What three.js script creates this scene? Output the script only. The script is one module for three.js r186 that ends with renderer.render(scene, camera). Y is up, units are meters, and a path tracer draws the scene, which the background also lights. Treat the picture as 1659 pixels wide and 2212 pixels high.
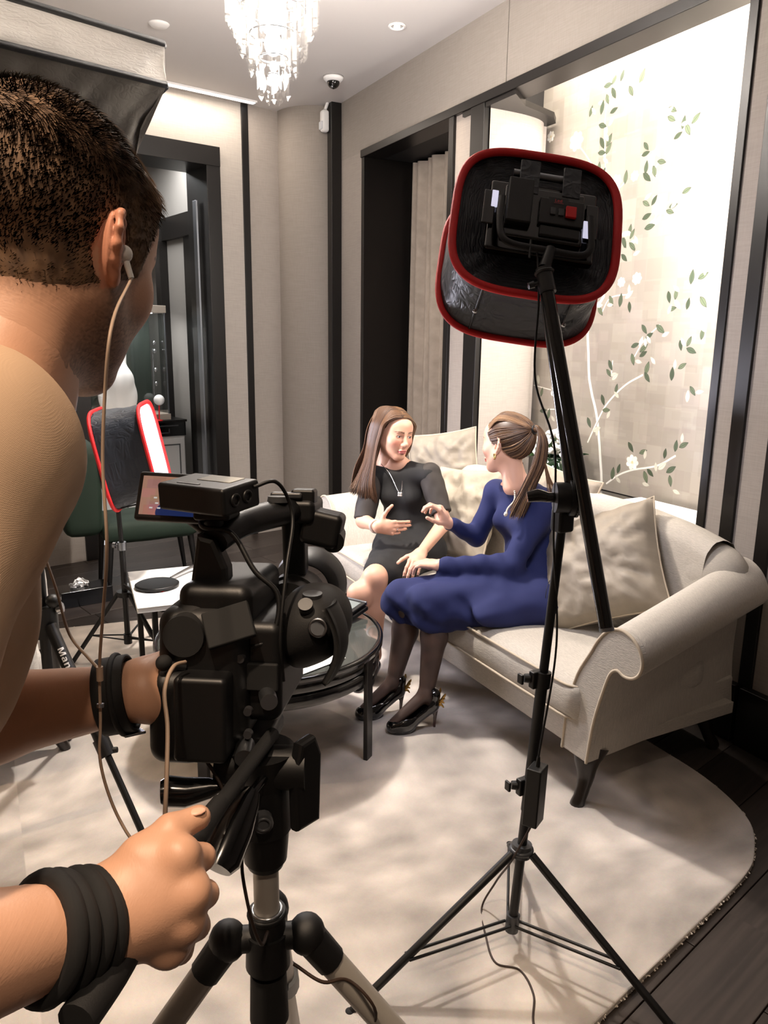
import * as THREE from 'three';
import { RoundedBoxGeometry } from 'three/addons/geometries/RoundedBoxGeometry.js';
import { mergeGeometries } from 'three/addons/utils/BufferGeometryUtils.js';
import { RectAreaLightUniformsLib } from 'three/addons/lights/RectAreaLightUniformsLib.js';
import { createNoise3D } from 'simplex-noise';
RectAreaLightUniformsLib.init();

// ---------- camera, exposure, lights ----------
const scene = new THREE.Scene();
scene.background = new THREE.Color(0x000000);
const camera = new THREE.PerspectiveCamera(67.67, 1659 / 2212, 0.05, 40);
camera.position.set(0, 1.6, 0);
camera.rotation.order = 'YXZ';
camera.rotation.set(-0.22166, -0.48869, 0.0125);
scene.add(camera);
const renderer = new THREE.WebGLRenderer();
renderer.toneMapping = THREE.LinearToneMapping;
renderer.toneMappingExposure = 0.88;
renderer.shadowMap.enabled = true;
const LIGHT = { chandelier: 5.5, down: 1, softRight: 26, softLeft: 48, softBig: 5, washer: 60, artTop: 110, artSideAdded: 400, hall: 20, bust: 60 };
function areaLight(color, intensity, w, h, from, to) {
  const l = new THREE.RectAreaLight(color, intensity, w, h);
  l.position.set(...from); l.lookAt(...to); scene.add(l); return l;
}
function spotLight(color, intensity, from, to, angle, pen, soft) {
  const l = new THREE.SpotLight(color, intensity, 0, angle, pen, 2);
  l.position.set(...from); l.target.position.set(...to); l.castShadow = true; l.shadow.radius = soft;
  scene.add(l, l.target); return l;
}
function pointLight(color, intensity, at, soft) {
  const l = new THREE.PointLight(color, intensity, 0, 2);
  l.position.set(...at); l.castShadow = true; l.shadow.radius = soft; scene.add(l); return l;
}
// concealed LED strips: wall washer over the doorway, cove above the painted panel and a strip added behind its near jamb to whiten the panel
areaLight(0xfff0e0, LIGHT.washer, 1.5, 0.05, [1.27, 3.27, -5.765], [1.27, 1.5, -5.87]);
areaLight(0xfff3e6, LIGHT.artTop, 1.7, 0.06, [2.86, 3.2, -2.98], [3.12, 2.4, -2.98]);
areaLight(0xfff6ee, LIGHT.artSideAdded, 0.05, 2.0, [2.76, 1.9, -2.17], [3.1, 1.8, -2.75]);

// ---------- helpers ----------
const V = (x, y, z) => new THREE.Vector3(x, y, z);
const A3 = v => Array.isArray(v) ? V(...v) : v;
let seed = 12345;
const rnd = () => { seed = (seed * 1664525 + 1013904223) >>> 0; return seed / 4294967296; };
const rr = (a, b) => a + (b - a) * rnd();
const noise = createNoise3D(rnd);
const lerp = (a, b, t) => a + (b - a) * t, clamp = (x, a = 0, b = 1) => x < a ? a : x > b ? b : x;
const sstep = (a, b, x) => { const t = clamp((x - a) / (b - a)); return t * t * (3 - 2 * t); };
const fbm = (x, y, z, o = 4) => { let s = 0, a = .5; for (let i = 0; i < o; i++) { s += a * noise(x, y, z); x *= 2.03; y *= 2.03; z *= 2.03; a *= .5; } return s; };
const taken = {};
function numbered(n) { const k = taken[n] = (taken[n] ?? -1) + 1; return k ? n + '_' + String(k).padStart(3, '0') : n; }
function shade(o) { o.traverse(m => { if (m.isMesh) { m.castShadow = true; m.receiveShadow = true; } }); return o; }
function mesh(name, geo, mat, parent) {
  const m = new THREE.Mesh(Array.isArray(geo) ? join(geo) : geo, mat);
  m.castShadow = m.receiveShadow = true; m.name = parent ? name : numbered(name);
  (parent || scene).add(m); return m;
}
function tag(o, label, category, group) { o.userData.label = label; o.userData.category = category; if (group) o.userData.group = group; return o; }
function thing(name, label, category, pos = [0, 0, 0], turn = 0, group) {
  const g = new THREE.Group(); g.name = numbered(name); g.position.set(...pos); g.rotation.y = turn; scene.add(g);
  return tag(g, label, category, group);
}
function struct(name, geo, mat) { const m = mesh(name, geo, mat); m.userData.kind = 'structure'; return m; }
function structGroup(name, pos = [0, 0, 0], turn = 0) { const g = new THREE.Group(); g.name = numbered(name); g.position.set(...pos); g.rotation.y = turn; g.userData.kind = 'structure'; scene.add(g); return g; }
function norm(g) {
  if (g.index) g = g.toNonIndexed();
  for (const k of Object.keys(g.attributes)) if (!['position', 'normal', 'uv', 'color'].includes(k)) g.deleteAttribute(k);
  if (!g.attributes.normal) g.computeVertexNormals();
  if (!g.attributes.uv) g.setAttribute('uv', new THREE.BufferAttribute(new Float32Array(g.attributes.position.count * 2), 2));
  g.morphAttributes = {}; g.clearGroups(); return g;
}
function join(list) {
  list = list.map(norm);
  const col = list.some(g => g.attributes.color);
  if (col) list.forEach(g => { if (!g.attributes.color) g.setAttribute('color', new THREE.BufferAttribute(new Float32Array(g.attributes.position.count * 3).fill(1), 3)); });
  return list.length === 1 ? list[0] : mergeGeometries(list);
}
// uv in metres from the face's main direction
function tri(g, s = 1) {
  g = norm(g); const p = g.attributes.position, n = g.attributes.normal, u = new Float32Array(p.count * 2);
  for (let i = 0; i < p.count; i += 3) {
    const nx = Math.abs(n.getX(i) + n.getX(i + 1) + n.getX(i + 2)), ny = Math.abs(n.getY(i) + n.getY(i + 1) + n.getY(i + 2)), nz = Math.abs(n.getZ(i) + n.getZ(i + 1) + n.getZ(i + 2));
    for (let k = i; k < i + 3; k++) {
      const x = p.getX(k), y = p.getY(k), z = p.getZ(k);
      const a = nx >= ny && nx >= nz ? [z, y] : ny >= nz ? [z, x] : [x, y];
      u[k * 2] = a[0] * s; u[k * 2 + 1] = a[1] * s;
    }
  }
  g.setAttribute('uv', new THREE.BufferAttribute(u, 2)); return g;
}
const mv = (g, x, y, z) => g.translate(x, y, z);
const box = (x0, x1, y0, y1, z0, z1) => tri(mv(new THREE.BoxGeometry(x1 - x0, y1 - y0, z1 - z0), (x0 + x1) / 2, (y0 + y1) / 2, (z0 + z1) / 2));
const rbox = (x0, x1, y0, y1, z0, z1, r = .005, s = 2) => tri(mv(new RoundedBoxGeometry(x1 - x0, y1 - y0, z1 - z0, s, Math.min(r, (x1 - x0) / 2.01, (y1 - y0) / 2.01, (z1 - z0) / 2.01)), (x0 + x1) / 2, (y0 + y1) / 2, (z0 + z1) / 2));
const cbox = (w, h, d, r = .004, s = 2) => tri(new RoundedBoxGeometry(w, h, d, s, Math.min(r, w / 2.01, h / 2.01, d / 2.01)));
const rot = (g, x = 0, y = 0, z = 0) => { g.rotateX(x); g.rotateY(y); g.rotateZ(z); return g; };
// place a geometry whose local y axis runs a->b
function along(g, a, b) {
  a = A3(a); b = A3(b); const d = b.clone().sub(a).normalize();
  g.applyQuaternion(new THREE.Quaternion().setFromUnitVectors(V(0, 1, 0), d)); const m = a.clone().add(b).multiplyScalar(.5);
  return g.translate(m.x, m.y, m.z);
}
const rod = (a, b, r, r2 = r, n = 14) => along(new THREE.CylinderGeometry(r2, r, A3(a).distanceTo(A3(b)), n), a, b);
const beam = (a, b, w, d, r = .003) => along(new RoundedBoxGeometry(w, A3(a).distanceTo(A3(b)), d, 2, Math.min(r, w / 2.1, d / 2.1)), a, b);
const ball = (c, r, sx = 1, sy = 1, sz = 1, n = 16) => mv(new THREE.SphereGeometry(r, n, Math.ceil(n * .7)).scale(sx, sy, sz), ...(Array.isArray(c) ? c : c.toArray()));
const torus = (c, axis, R, r, n = 28) => { const g = new THREE.TorusGeometry(R, r, 10, n); g.applyQuaternion(new THREE.Quaternion().setFromUnitVectors(V(0, 0, 1), A3(axis).normalize())); return mv(g, ...c); };
function catm(pts, n, closed = false) { return new THREE.CatmullRomCurve3(pts.map(A3), closed, 'centripetal').getPoints(n); }
// swept tube with changing radius; radius may be a number, a list or a function of t
function tube(pts, r, seg = 8, closed = false, flat = 1) {
  pts = pts.map(A3); const n = pts.length, P = [], N = [], U = [], I = [];
  const rad = t => typeof r === 'function' ? r(t) : Array.isArray(r) ? (() => { const f = t * (r.length - 1), i = Math.min(r.length - 2, Math.floor(f)); return lerp(r[i], r[i + 1], f - i); })() : r;
  let t0 = pts[1].clone().sub(pts[0]).normalize(), nrm = Math.abs(t0.y) < .9 ? V(0, 1, 0) : V(1, 0, 0);
  nrm.sub(t0.clone().multiplyScalar(nrm.dot(t0))).normalize();
  let len = 0;
  for (let i = 0; i < n; i++) {
    const a = pts[closed ? (i - 1 + n) % n : Math.max(0, i - 1)], b = pts[closed ? (i + 1) % n : Math.min(n - 1, i + 1)];
    const t = b.clone().sub(a).normalize();
    nrm.sub(t.clone().multiplyScalar(nrm.dot(t))).normalize();
    const bn = t.clone().cross(nrm), R = rad(i / (n - 1)); if (i) len += pts[i].distanceTo(pts[i - 1]);
    for (let k = 0; k <= seg; k++) {
      const a2 = k / seg * Math.PI * 2, c = Math.cos(a2), s = Math.sin(a2);
      const d = nrm.clone().multiplyScalar(c).addScaledVector(bn, s * flat);
      P.push(pts[i].x + d.x * R, pts[i].y + d.y * R, pts[i].z + d.z * R);
      const q = nrm.clone().multiplyScalar(c * flat).addScaledVector(bn, s).normalize(); N.push(q.x, q.y, q.z); U.push(k / seg * R * 6.28, len);
    }
  }
  const row = seg + 1, m = closed ? n : n - 1;
  for (let i = 0; i < m; i++) for (let k = 0; k < seg; k++) { const a = i * row + k, b = ((i + 1) % n) * row + k; I.push(a, a + 1, b, b, a + 1, b + 1); }
  if (!closed) for (const e of [0, n - 1]) {
    const c = P.length / 3, t = pts[e].clone().sub(pts[e ? n - 2 : 1]).normalize(); P.push(...pts[e].toArray()); N.push(t.x, t.y, t.z); U.push(0, 0);
    const st = P.length / 3; for (let k = 0; k <= seg; k++) { const o = (e * row + k) * 3; P.push(P[o], P[o + 1], P[o + 2]); N.push(t.x, t.y, t.z); U.push(0, 0); }
    for (let k = 0; k < seg; k++) e ? I.push(c, st + k, st + k + 1) : I.push(c, st + k + 1, st + k);
  }
  const g = new THREE.BufferGeometry(); g.setAttribute('position', new THREE.Float32BufferAttribute(P, 3)); g.setAttribute('normal', new THREE.Float32BufferAttribute(N, 3)); g.setAttribute('uv', new THREE.Float32BufferAttribute(U, 2)); g.setIndex(I); return g;
}
const wire = (pts, r, n = 40, seg = 6) => tube(catm(pts, n), r, seg);
const lathe = (prof, n = 32) => new THREE.LatheGeometry(prof.map(p => new THREE.Vector2(p[0], p[1])), n);
// outline in a plane, extruded along +z by depth, bevelled
function slab(pts, depth, bevel = .003, curved = false) {
  const s = new THREE.Shape(); const q = pts.map(p => new THREE.Vector2(p[0], p[1]));
  if (curved) { s.moveTo(q[0].x, q[0].y); s.splineThru(q.slice(1).concat([q[0]])); } else s.setFromPoints(q);
  return new THREE.ExtrudeGeometry(s, { depth: depth - 2 * bevel, bevelEnabled: bevel > 0, bevelSize: bevel, bevelThickness: bevel, bevelSegments: 2, bevelOffset: -bevel, curveSegments: 24 }).translate(0, 0, bevel);
}
function frame(origin, z, up = [0, 1, 0]) { // matrix whose z axis is given
  const Z = A3(z).clone().normalize(), X = A3(up).clone().cross(Z).normalize(), Y = Z.clone().cross(X);
  return new THREE.Matrix4().makeBasis(X, Y, Z).setPosition(A3(origin));
}
// grid surface from a function (u, v) -> [x, y, z]
function sheet(nu, nv, f, thick = 0) {
  const P = [], U = [], I = [];
  for (let j = 0; j <= nv; j++) for (let i = 0; i <= nu; i++) { const q = f(i / nu, j / nv); P.push(q[0], q[1], q[2]); U.push(q[3] ?? i / nu, q[4] ?? j / nv); }
  for (let j = 0; j < nv; j++) for (let i = 0; i < nu; i++) { const a = j * (nu + 1) + i, b = a + nu + 1; I.push(a, a + 1, b, b, a + 1, b + 1); }
  const g = new THREE.BufferGeometry(); g.setAttribute('position', new THREE.Float32BufferAttribute(P, 3)); g.setAttribute('uv', new THREE.Float32BufferAttribute(U, 2)); g.setIndex(I); g.computeVertexNormals();
  if (!thick) return g;
  const n = g.attributes.normal, c = P.length / 3, P2 = P.slice(), U2 = U.concat(U), I2 = I.slice();
  for (let i = 0; i < c; i++) P2.push(P[i * 3] - n.getX(i) * thick, P[i * 3 + 1] - n.getY(i) * thick, P[i * 3 + 2] - n.getZ(i) * thick);
  for (let i = 0; i < I.length; i += 3) I2.push(I[i] + c, I[i + 2] + c, I[i + 1] + c);
  const edge = (a, b) => I2.push(a, a + c, b, b, a + c, b + c), w = nu + 1;
  for (let i = 0; i < nu; i++) { edge(i + 1, i); edge(nv * w + i, nv * w + i + 1); }
  for (let j = 0; j < nv; j++) { edge(j * w, (j + 1) * w); edge((j + 1) * w + nu, j * w + nu); }
  const h = new THREE.BufferGeometry(); h.setAttribute('position', new THREE.Float32BufferAttribute(P2, 3)); h.setAttribute('uv', new THREE.Float32BufferAttribute(U2, 2)); h.setIndex(I2); h.computeVertexNormals(); return h;
}
// soft upholstery block: rounded box with a crown and slight unevenness
function soft(x0, x1, y0, y1, z0, z1, r, crown = .02, wob = .004, seg = 26) {
  const w = x1 - x0, h = y1 - y0, d = z1 - z0, g = new THREE.BoxGeometry(w, h, d, Math.max(4, Math.min(60, Math.ceil(w * seg))), Math.max(4, Math.ceil(h * seg * 1.5)), Math.max(4, Math.min(60, Math.ceil(d * seg)))), p = g.attributes.position;
  for (let i = 0; i < p.count; i++) {
    let x = p.getX(i), y = p.getY(i), z = p.getZ(i);
    const ix = clamp(x, -w / 2 + r, w / 2 - r), iy = clamp(y, -h / 2 + r, h / 2 - r), iz = clamp(z, -d / 2 + r, d / 2 - r);
    const q = V(x - ix, y - iy, z - iz); if (q.lengthSq() > 0) q.normalize().multiplyScalar(r);
    x = ix + q.x; y = iy + q.y; z = iz + q.z;
    const cx = 1 - (2 * x / w) ** 2, cz = 1 - (2 * z / d) ** 2, cy = 1 - (2 * y / h) ** 2;
    y += Math.sign(y) * crown * Math.sqrt(Math.max(0, cx * cz)) ; x += Math.sign(x) * crown * .4 * Math.max(0, cy) * (Math.abs(x) > w / 2 - r ? 1 : 0); z += Math.sign(z) * crown * .4 * Math.max(0, cy) * (Math.abs(z) > d / 2 - r ? 1 : 0);
    const b = wob * noise(x * 5 + x0 * 9, y * 5, z * 5 + z0 * 3); p.setXYZ(i, x + b, y + b, z + b);
  }
  g.computeVertexNormals(); return mv(tri(smoothed(g)), (x0 + x1) / 2, (y0 + y1) / 2, (z0 + z1) / 2);
}
function smoothed(g) { // average normals of coincident points
  const p = g.attributes.position, n = g.attributes.normal, m = new Map();
  const key = i => Math.round(p.getX(i) * 2e4) + '_' + Math.round(p.getY(i) * 2e4) + '_' + Math.round(p.getZ(i) * 2e4);
  for (let i = 0; i < p.count; i++) { const k = key(i), a = m.get(k) || [0, 0, 0]; a[0] += n.getX(i); a[1] += n.getY(i); a[2] += n.getZ(i); m.set(k, a); }
  for (let i = 0; i < p.count; i++) { const a = m.get(key(i)), l = Math.hypot(...a) || 1; n.setXYZ(i, a[0] / l, a[1] / l, a[2] / l); }
  return g;
}
// scatter pillow: local x across, y up, z thickness
function pillow(w, h, t, wob = .006, s0 = 0, n = 30) {
  const side = sg => sheet(n, n, (u, v) => {
    let a = u * 2 - 1, b = v * 2 - 1; if (sg < 0) a = -a;
    const pin = 1 - .07 * (1 - a * a) ** 1 * (b * b), pin2 = 1 - .07 * (1 - b * b) * (a * a);
    const e = Math.max(0, (1 - a ** 2) * (1 - b ** 2)) ** .42;
    const wr = wob * (fbm(a * 2.2 + s0, b * 2.2, sg * 3 + s0, 3) + .8 * noise(Math.atan2(b, a) * 2.5 + s0, Math.hypot(a, b) * 1.2, sg) * Math.hypot(a, b)) * (e > .02 ? 1 : 0);
    const x = a * w / 2 * pin2, y = b * h / 2 * pin; return [x, y, sg * (t / 2 * e + wr * e * 2), x, y];
  });
  return [side(1), side(-1)];
}
function pillowEdge(w, h, r) { const p = []; const n = 16; for (let k = 0; k < 4; k++) for (let i = 0; i < n; i++) { const a = i / n * 2 - 1, b = 1; const q = k === 0 ? [a, 1] : k === 1 ? [1, -a] : k === 2 ? [-a, -1] : [-1, a]; p.push(V(q[0] * w / 2 * (1 - .07 * (1 - q[1] ** 2) * q[0] ** 2), q[1] * h / 2 * (1 - .07 * (1 - q[0] ** 2) * q[1] ** 2), 0)); } return tube(p, r, 6, true); }

// ---------- signed distance bodies ----------
const smin = (a, b, k) => { const h = Math.max(k - Math.abs(a - b), 0) / k; return Math.min(a, b) - h * h * k * .25; };
const cap = (a, b, r1, r2 = r1, k = .02) => { const [ax, ay, az] = Array.isArray(a) ? a : a.toArray(), [bx, by, bz] = Array.isArray(b) ? b : b.toArray(); const x = bx - ax, y = by - ay, z = bz - az, l = x * x + y * y + z * z || 1e-9; return { k, f: (px, py, pz) => { const qx = px - ax, qy = py - ay, qz = pz - az; let h = (qx * x + qy * y + qz * z) / l; h = h < 0 ? 0 : h > 1 ? 1 : h; const dx = qx - x * h, dy = qy - y * h, dz = qz - z * h; return Math.sqrt(dx * dx + dy * dy + dz * dz) - (r1 + (r2 - r1) * h); } }; };
const ell = (c, r, k = .02, m) => { const [cx, cy, cz] = Array.isArray(c) ? c : c.toArray(); const [rx, ry, rz] = r; const e = m ? m.elements : null; return { k, f: (px, py, pz) => { let x = px - cx, y = py - cy, z = pz - cz; if (e) { const X = x * e[0] + y * e[1] + z * e[2], Y = x * e[4] + y * e[5] + z * e[6], Z = x * e[8] + y * e[9] + z * e[10]; x = X; y = Y; z = Z; } const a = x / rx, b = y / ry, c2 = z / rz, k0 = Math.sqrt(a * a + b * b + c2 * c2), a2 = a / rx, b2 = b / ry, d2 = c2 / rz, k1 = Math.sqrt(a2 * a2 + b2 * b2 + d2 * d2); return k1 < 1e-6 ? -Math.min(rx, ry, rz) : k0 * (k0 - 1) / k1; } }; };
const flatcap = (a, b, r1, r2, w, s, k = .03) => { const A = A3(a), W = A3(w).clone().normalize(), c = cap(a, b, r1, r2, k); return { k, f: (x, y, z) => { const d = ((x - A.x) * W.x + (y - A.y) * W.y + (z - A.z) * W.z) * (s - 1); return c.f(x + W.x * d, y + W.y * d, z + W.z * d) / Math.sqrt(s); } }; };
const cut = p => ({ ...p, cut: true });
function body(prims) { return (x, y, z) => { let d = 1e3; for (const p of prims) { if (p.cut) { const b = -p.f(x, y, z), h = Math.max(p.k - Math.abs(d - b), 0) / p.k; d = Math.max(d, b) + h * h * p.k * .25; } else { const b = p.f(x, y, z); d = d > 900 ? b : smin(d, b, p.k); } } return d; }; }
function sdfMesh(f, lo, hi, cell, color) {
  const nx = Math.ceil((hi[0] - lo[0]) / cell) + 1, ny = Math.ceil((hi[1] - lo[1]) / cell) + 1, nz = Math.ceil((hi[2] - lo[2]) / cell) + 1;
  const F = new Float32Array(nx * ny * nz), id = (i, j, k) => (k * ny + j) * nx + i, B = 5;
  for (let k = 0; k < nz; k += B) for (let j = 0; j < ny; j += B) for (let i = 0; i < nx; i += B) {
    const h = (B - 1) / 2, d = f(lo[0] + (i + h) * cell, lo[1] + (j + h) * cell, lo[2] + (k + h) * cell), far = Math.abs(d) > cell * (B + 1) * 1.25;
    for (let c = k; c < Math.min(k + B, nz); c++) for (let b = j; b < Math.min(j + B, ny); b++) for (let a = i; a < Math.min(i + B, nx); a++) F[id(a, b, c)] = far ? d : f(lo[0] + a * cell, lo[1] + b * cell, lo[2] + c * cell);
  }
  const P = [], I = [], M = new Int32Array(nx * ny * nz).fill(-1);
  for (let k = 0; k < nz - 1; k++) for (let j = 0; j < ny - 1; j++) for (let i = 0; i < nx - 1; i++) {
    const b = id(i, j, k); let mask = 0; const v = [];
    for (let c = 0; c < 8; c++) { const q = F[b + (c & 1) + (c & 2 ? nx : 0) + (c & 4 ? nx * ny : 0)]; v.push(q); if (q < 0) mask |= 1 << c; }
    if (!mask || mask === 255) continue;
    let x = 0, y = 0, z = 0, n = 0;
    for (let e = 0; e < 12; e++) { const c0 = [0, 2, 4, 6, 0, 1, 4, 5, 0, 1, 2, 3][e], c1 = [1, 3, 5, 7, 2, 3, 6, 7, 4, 5, 6, 7][e]; if ((v[c0] < 0) === (v[c1] < 0)) continue; const t = v[c0] / (v[c0] - v[c1]); x += lerp(c0 & 1, c1 & 1, t); y += lerp(c0 >> 1 & 1, c1 >> 1 & 1, t); z += lerp(c0 >> 2 & 1, c1 >> 2 & 1, t); n++; }
    M[b] = P.length / 3; P.push(lo[0] + (i + x / n) * cell, lo[1] + (j + y / n) * cell, lo[2] + (k + z / n) * cell);
  }
  const st = [1, nx, nx * ny];
  for (let k = 1; k < nz - 1; k++) for (let j = 1; j < ny - 1; j++) for (let i = 1; i < nx - 1; i++) {
    const b = id(i, j, k), a0 = F[b] < 0;
    for (let ax = 0; ax < 3; ax++) { if (a0 === (F[b + st[ax]] < 0)) continue; const u = st[(ax + 1) % 3], w = st[(ax + 2) % 3], q = [M[b], M[b - u], M[b - u - w], M[b - w]]; if (q.some(t => t < 0)) continue; a0 ? I.push(q[0], q[1], q[2], q[0], q[2], q[3]) : I.push(q[0], q[2], q[1], q[0], q[3], q[2]); }
  }
  const N = new Float32Array(P.length), e = cell * .6, Cc = color ? new Float32Array(P.length) : null;
  for (let i = 0; i < P.length; i += 3) {
    const x = P[i], y = P[i + 1], z = P[i + 2]; const a = f(x + e, y - e, z - e), b = f(x - e, y - e, z + e), c = f(x - e, y + e, z - e), d = f(x + e, y + e, z + e);
    let X = a - b - c + d, Y = -a - b + c + d, Z = -a + b - c + d; const l = Math.hypot(X, Y, Z) || 1; N[i] = X / l; N[i + 1] = Y / l; N[i + 2] = Z / l;
    if (color) { const q = color(x, y, z, N[i], N[i + 1], N[i + 2]); Cc[i] = q[0]; Cc[i + 1] = q[1]; Cc[i + 2] = q[2]; }
  }
  const g = new THREE.BufferGeometry(); g.setAttribute('position', new THREE.Float32BufferAttribute(P, 3)); g.setAttribute('normal', new THREE.BufferAttribute(N, 3)); if (color) g.setAttribute('color', new THREE.BufferAttribute(Cc, 3));
  const U = new Float32Array(P.length / 3 * 2); for (let i = 0; i < P.length / 3; i++) { U[i * 2] = P[i * 3] + P[i * 3 + 2] * .6; U[i * 2 + 1] = P[i * 3 + 1] + P[i * 3 + 2] * .3; } g.setAttribute('uv', new THREE.BufferAttribute(U, 2));
  g.setIndex(I); return g;
}
const lin = (r, g, b) => { const c = new THREE.Color().setRGB(r / 255, g / 255, b / 255, THREE.SRGBColorSpace); return [c.r, c.g, c.b]; };
const mix3 = (a, b, t) => [lerp(a[0], b[0], t), lerp(a[1], b[1], t), lerp(a[2], b[2], t)];

// ---------- textures and materials ----------
function tex(w, h, fn, rx = 1, ry = 1, srgb = true) {
  const d = new Uint8Array(w * h * 4);
  for (let j = 0; j < h; j++) for (let i = 0; i < w; i++) { const c = fn(i / w, j / h, i, j), o = (j * w + i) * 4; d[o] = clamp(c[0], 0, 255); d[o + 1] = clamp(c[1], 0, 255); d[o + 2] = clamp(c[2], 0, 255); d[o + 3] = 255; }
  const t = new THREE.DataTexture(d, w, h); t.wrapS = t.wrapT = THREE.RepeatWrapping; t.magFilter = THREE.LinearFilter; t.minFilter = THREE.LinearMipmapLinearFilter; t.repeat.set(rx, ry); if (srgb) t.colorSpace = THREE.SRGBColorSpace; t.needsUpdate = true; return t;
}
const per = (u, v, f, s = 0) => noise(Math.cos(u * 6.2832) * f, Math.sin(u * 6.2832) * f + s, Math.cos(v * 6.2832) * f + Math.sin(v * 6.2832) * f * 1.7); // tiles
const gray = v => [v, v, v];
const T = {
  weave: tex(256, 256, (u, v) => gray(128 + 60 * Math.sin(u * 6.2832 * 64) * Math.sin(v * 6.2832 * 64) + 40 * rnd() - 20), 12, 12, false),
  slub: tex(512, 512, (u, v) => { const a = noise(u * 14, v * 260, 1) * .6 + noise(u * 40, v * 500, 4) * .4; return gray(222 + 26 * a + 10 * rnd() - 5); }, 2.4, 2.4),
  slubB: tex(512, 512, (u, v) => gray(128 + 80 * noise(u * 14, v * 260, 1) + 40 * noise(u * 40, v * 500, 4)), 2.4, 2.4, false),
  velvet: tex(512, 512, (u, v) => gray(232 + 20 * fbm(u * 5, v * 5, 2, 5) + 8 * rnd()), 2, 2),
  wall: tex(256, 256, (u, v) => gray(236 + 9 * noise(u * 3, v * 120, 9) + 5 * noise(u * 90, v * 4, 2) + 5 * rnd()), 2.5, 2.5),
  fine: tex(256, 256, () => gray(110 + 60 * rnd()), 8, 8, false),
  crinkle: tex(512, 512, (u, v) => { const a = Math.abs(noise(u * 7, v * 9, 3)), b = Math.abs(noise(u * 17 + 4, v * 13, 8)); return gray(255 * clamp(1 - Math.min(a * 2.2, .35 + b * 1.6))); }, 2, 2, false),
  skin: tex(512, 512, (u, v) => gray(140 + 40 * noise(u * 120, v * 120, 1) + 50 * noise(u * 60, v * 60, 5) + 30 * rnd()), 6, 6, false),
};
const std = (color, rough = .6, o = {}) => new THREE.MeshStandardMaterial({ color, roughness: rough, ...o });
const phy = (color, rough = .6, o = {}) => new THREE.MeshPhysicalMaterial({ color, roughness: rough, ...o });
const M = {
  wall: std(0xa39a92, .8, { map: T.wall }), ceil: std(0xd0ccc9, .9), fascia: std(0x9b938b, .8, { map: T.wall }),
  dark: std(0x100d0b, .36), darkMatt: std(0x14110f, .6), black: std(0x0b0b0c, .45), blackGloss: phy(0x0a0a0b, .16, { clearcoat: .6, clearcoatRoughness: .1 }),
  rubber: std(0x0b0b0c, .7, { bumpMap: T.fine, bumpScale: .0004 }), plastic: std(0x09090a, .46, { bumpMap: T.fine, bumpScale: .0002 }), chrome: std(0xb9bcc0, .22, { metalness: 1 }), steel: std(0x8d9095, .38, { metalness: 1 }),
  sofa: std(0xcfc7ba, .78, { map: T.slub, bumpMap: T.slubB, bumpScale: .0012 }), piping: std(0xb9ab96, .8), pillow: phy(0x988d7d, .6, { map: T.velvet, sheen: .5, sheenRoughness: .4, sheenColor: new THREE.Color(0xfff0da) }),
  pillowGrey: phy(0x958b7c, .6, { map: T.velvet, sheen: .5, sheenRoughness: .4, sheenColor: new THREE.Color(0xfff0da) }),
  wood: phy(0x1a120d, .3, { clearcoat: .3 }), white: std(0xf1f0ee, .55), paper: std(0xf6f5f2, .7), red: std(0xd9161c, .55), redStrap: std(0xe01f24, .6, { bumpMap: T.weave, bumpScale: .0006 }),
  nylon: std(0x272b32, .46, { bumpMap: T.crinkle, bumpScale: .0014 }),
  glow: std(0xffffff, .6, { emissive: 0xffffff, emissiveIntensity: 3 }),
  cable: std(0x0d0d0e, .5), cord: std(0x9a8573, .55), glass: phy(0xffffff, .02, { transmission: 1, thickness: 0, ior: 1.5 }),
};
// ---------- the room ----------
{ // floor: separate dark planks over a subfloor
  const f = structGroup('floor');
  mesh('subfloor', box(-2.7, 3.4, -.12, -.012, -8.3, 2.5), std(0x0c0a09, .9), f);
  const g = tex(256, 512, (u, v) => { const a = noise(u * 26, v * 2.2, 3) * .6 + noise(u * 70, v * 6, 7) * .4; return [54 + 13 * a, 47 + 12 * a, 43 + 11 * a]; }, 1.2, .5);
  const mats = [0xffffff, 0xe6e2de, 0xd0cac6].map(c => std(c, .42, { map: g, bumpMap: T.fine, bumpScale: .0003 }));
  const geos = [1.7, 2.2, 1.35].map(l => tri(new RoundedBoxGeometry(l - .003, .014, .207, 1, .002)));
  const th = Math.atan(.245), c = Math.cos(th), s = Math.sin(th);
  for (let r = -18; r < 27; r++) {
    let u = -3.2 + ((r * 37) % 11) * .19, k = Math.abs(r) % 3;
    while (u < 3.9) {
      const l = [1.7, 2.2, 1.35][k % 3], w = -2.4 + (r - 4) * .21 + 1, m = u + l / 2, x = m * c + w * s, z = -m * s + w * c - .3;
      if (x > -2.6 - l && x < 3.3 + l / 2 && z > -8.2 && z < 2.4 && x - l / 2 > -2.65 && x + l / 2 < 3.35 + l * .4) { const p = mesh('plank', geos[k % 3], mats[(r * 5 + k * 3 + 60) % 3], f); p.position.set(x, -.007, z); p.rotation.y = th; }
      u += l; k++;
    }
  }
}
struct('ceiling', box(-2.7, 3.35, 3.3, 3.42, -6.5, 2.5), M.ceil);
struct('ceiling', box(-1.2, 1.9, 3.12, 3.24, -8.3, -6.15), M.ceil);
{ const w = structGroup('wall_left'); mesh('panel', box(-2.72, -2.6, 0, 3.3, -6, 2.5), M.wall, w); }
{ const w = structGroup('wall_front'); mesh('panel', box(-2.6, 3.3, 0, 3.3, 2.4, 2.52), M.wall, w); }
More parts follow.
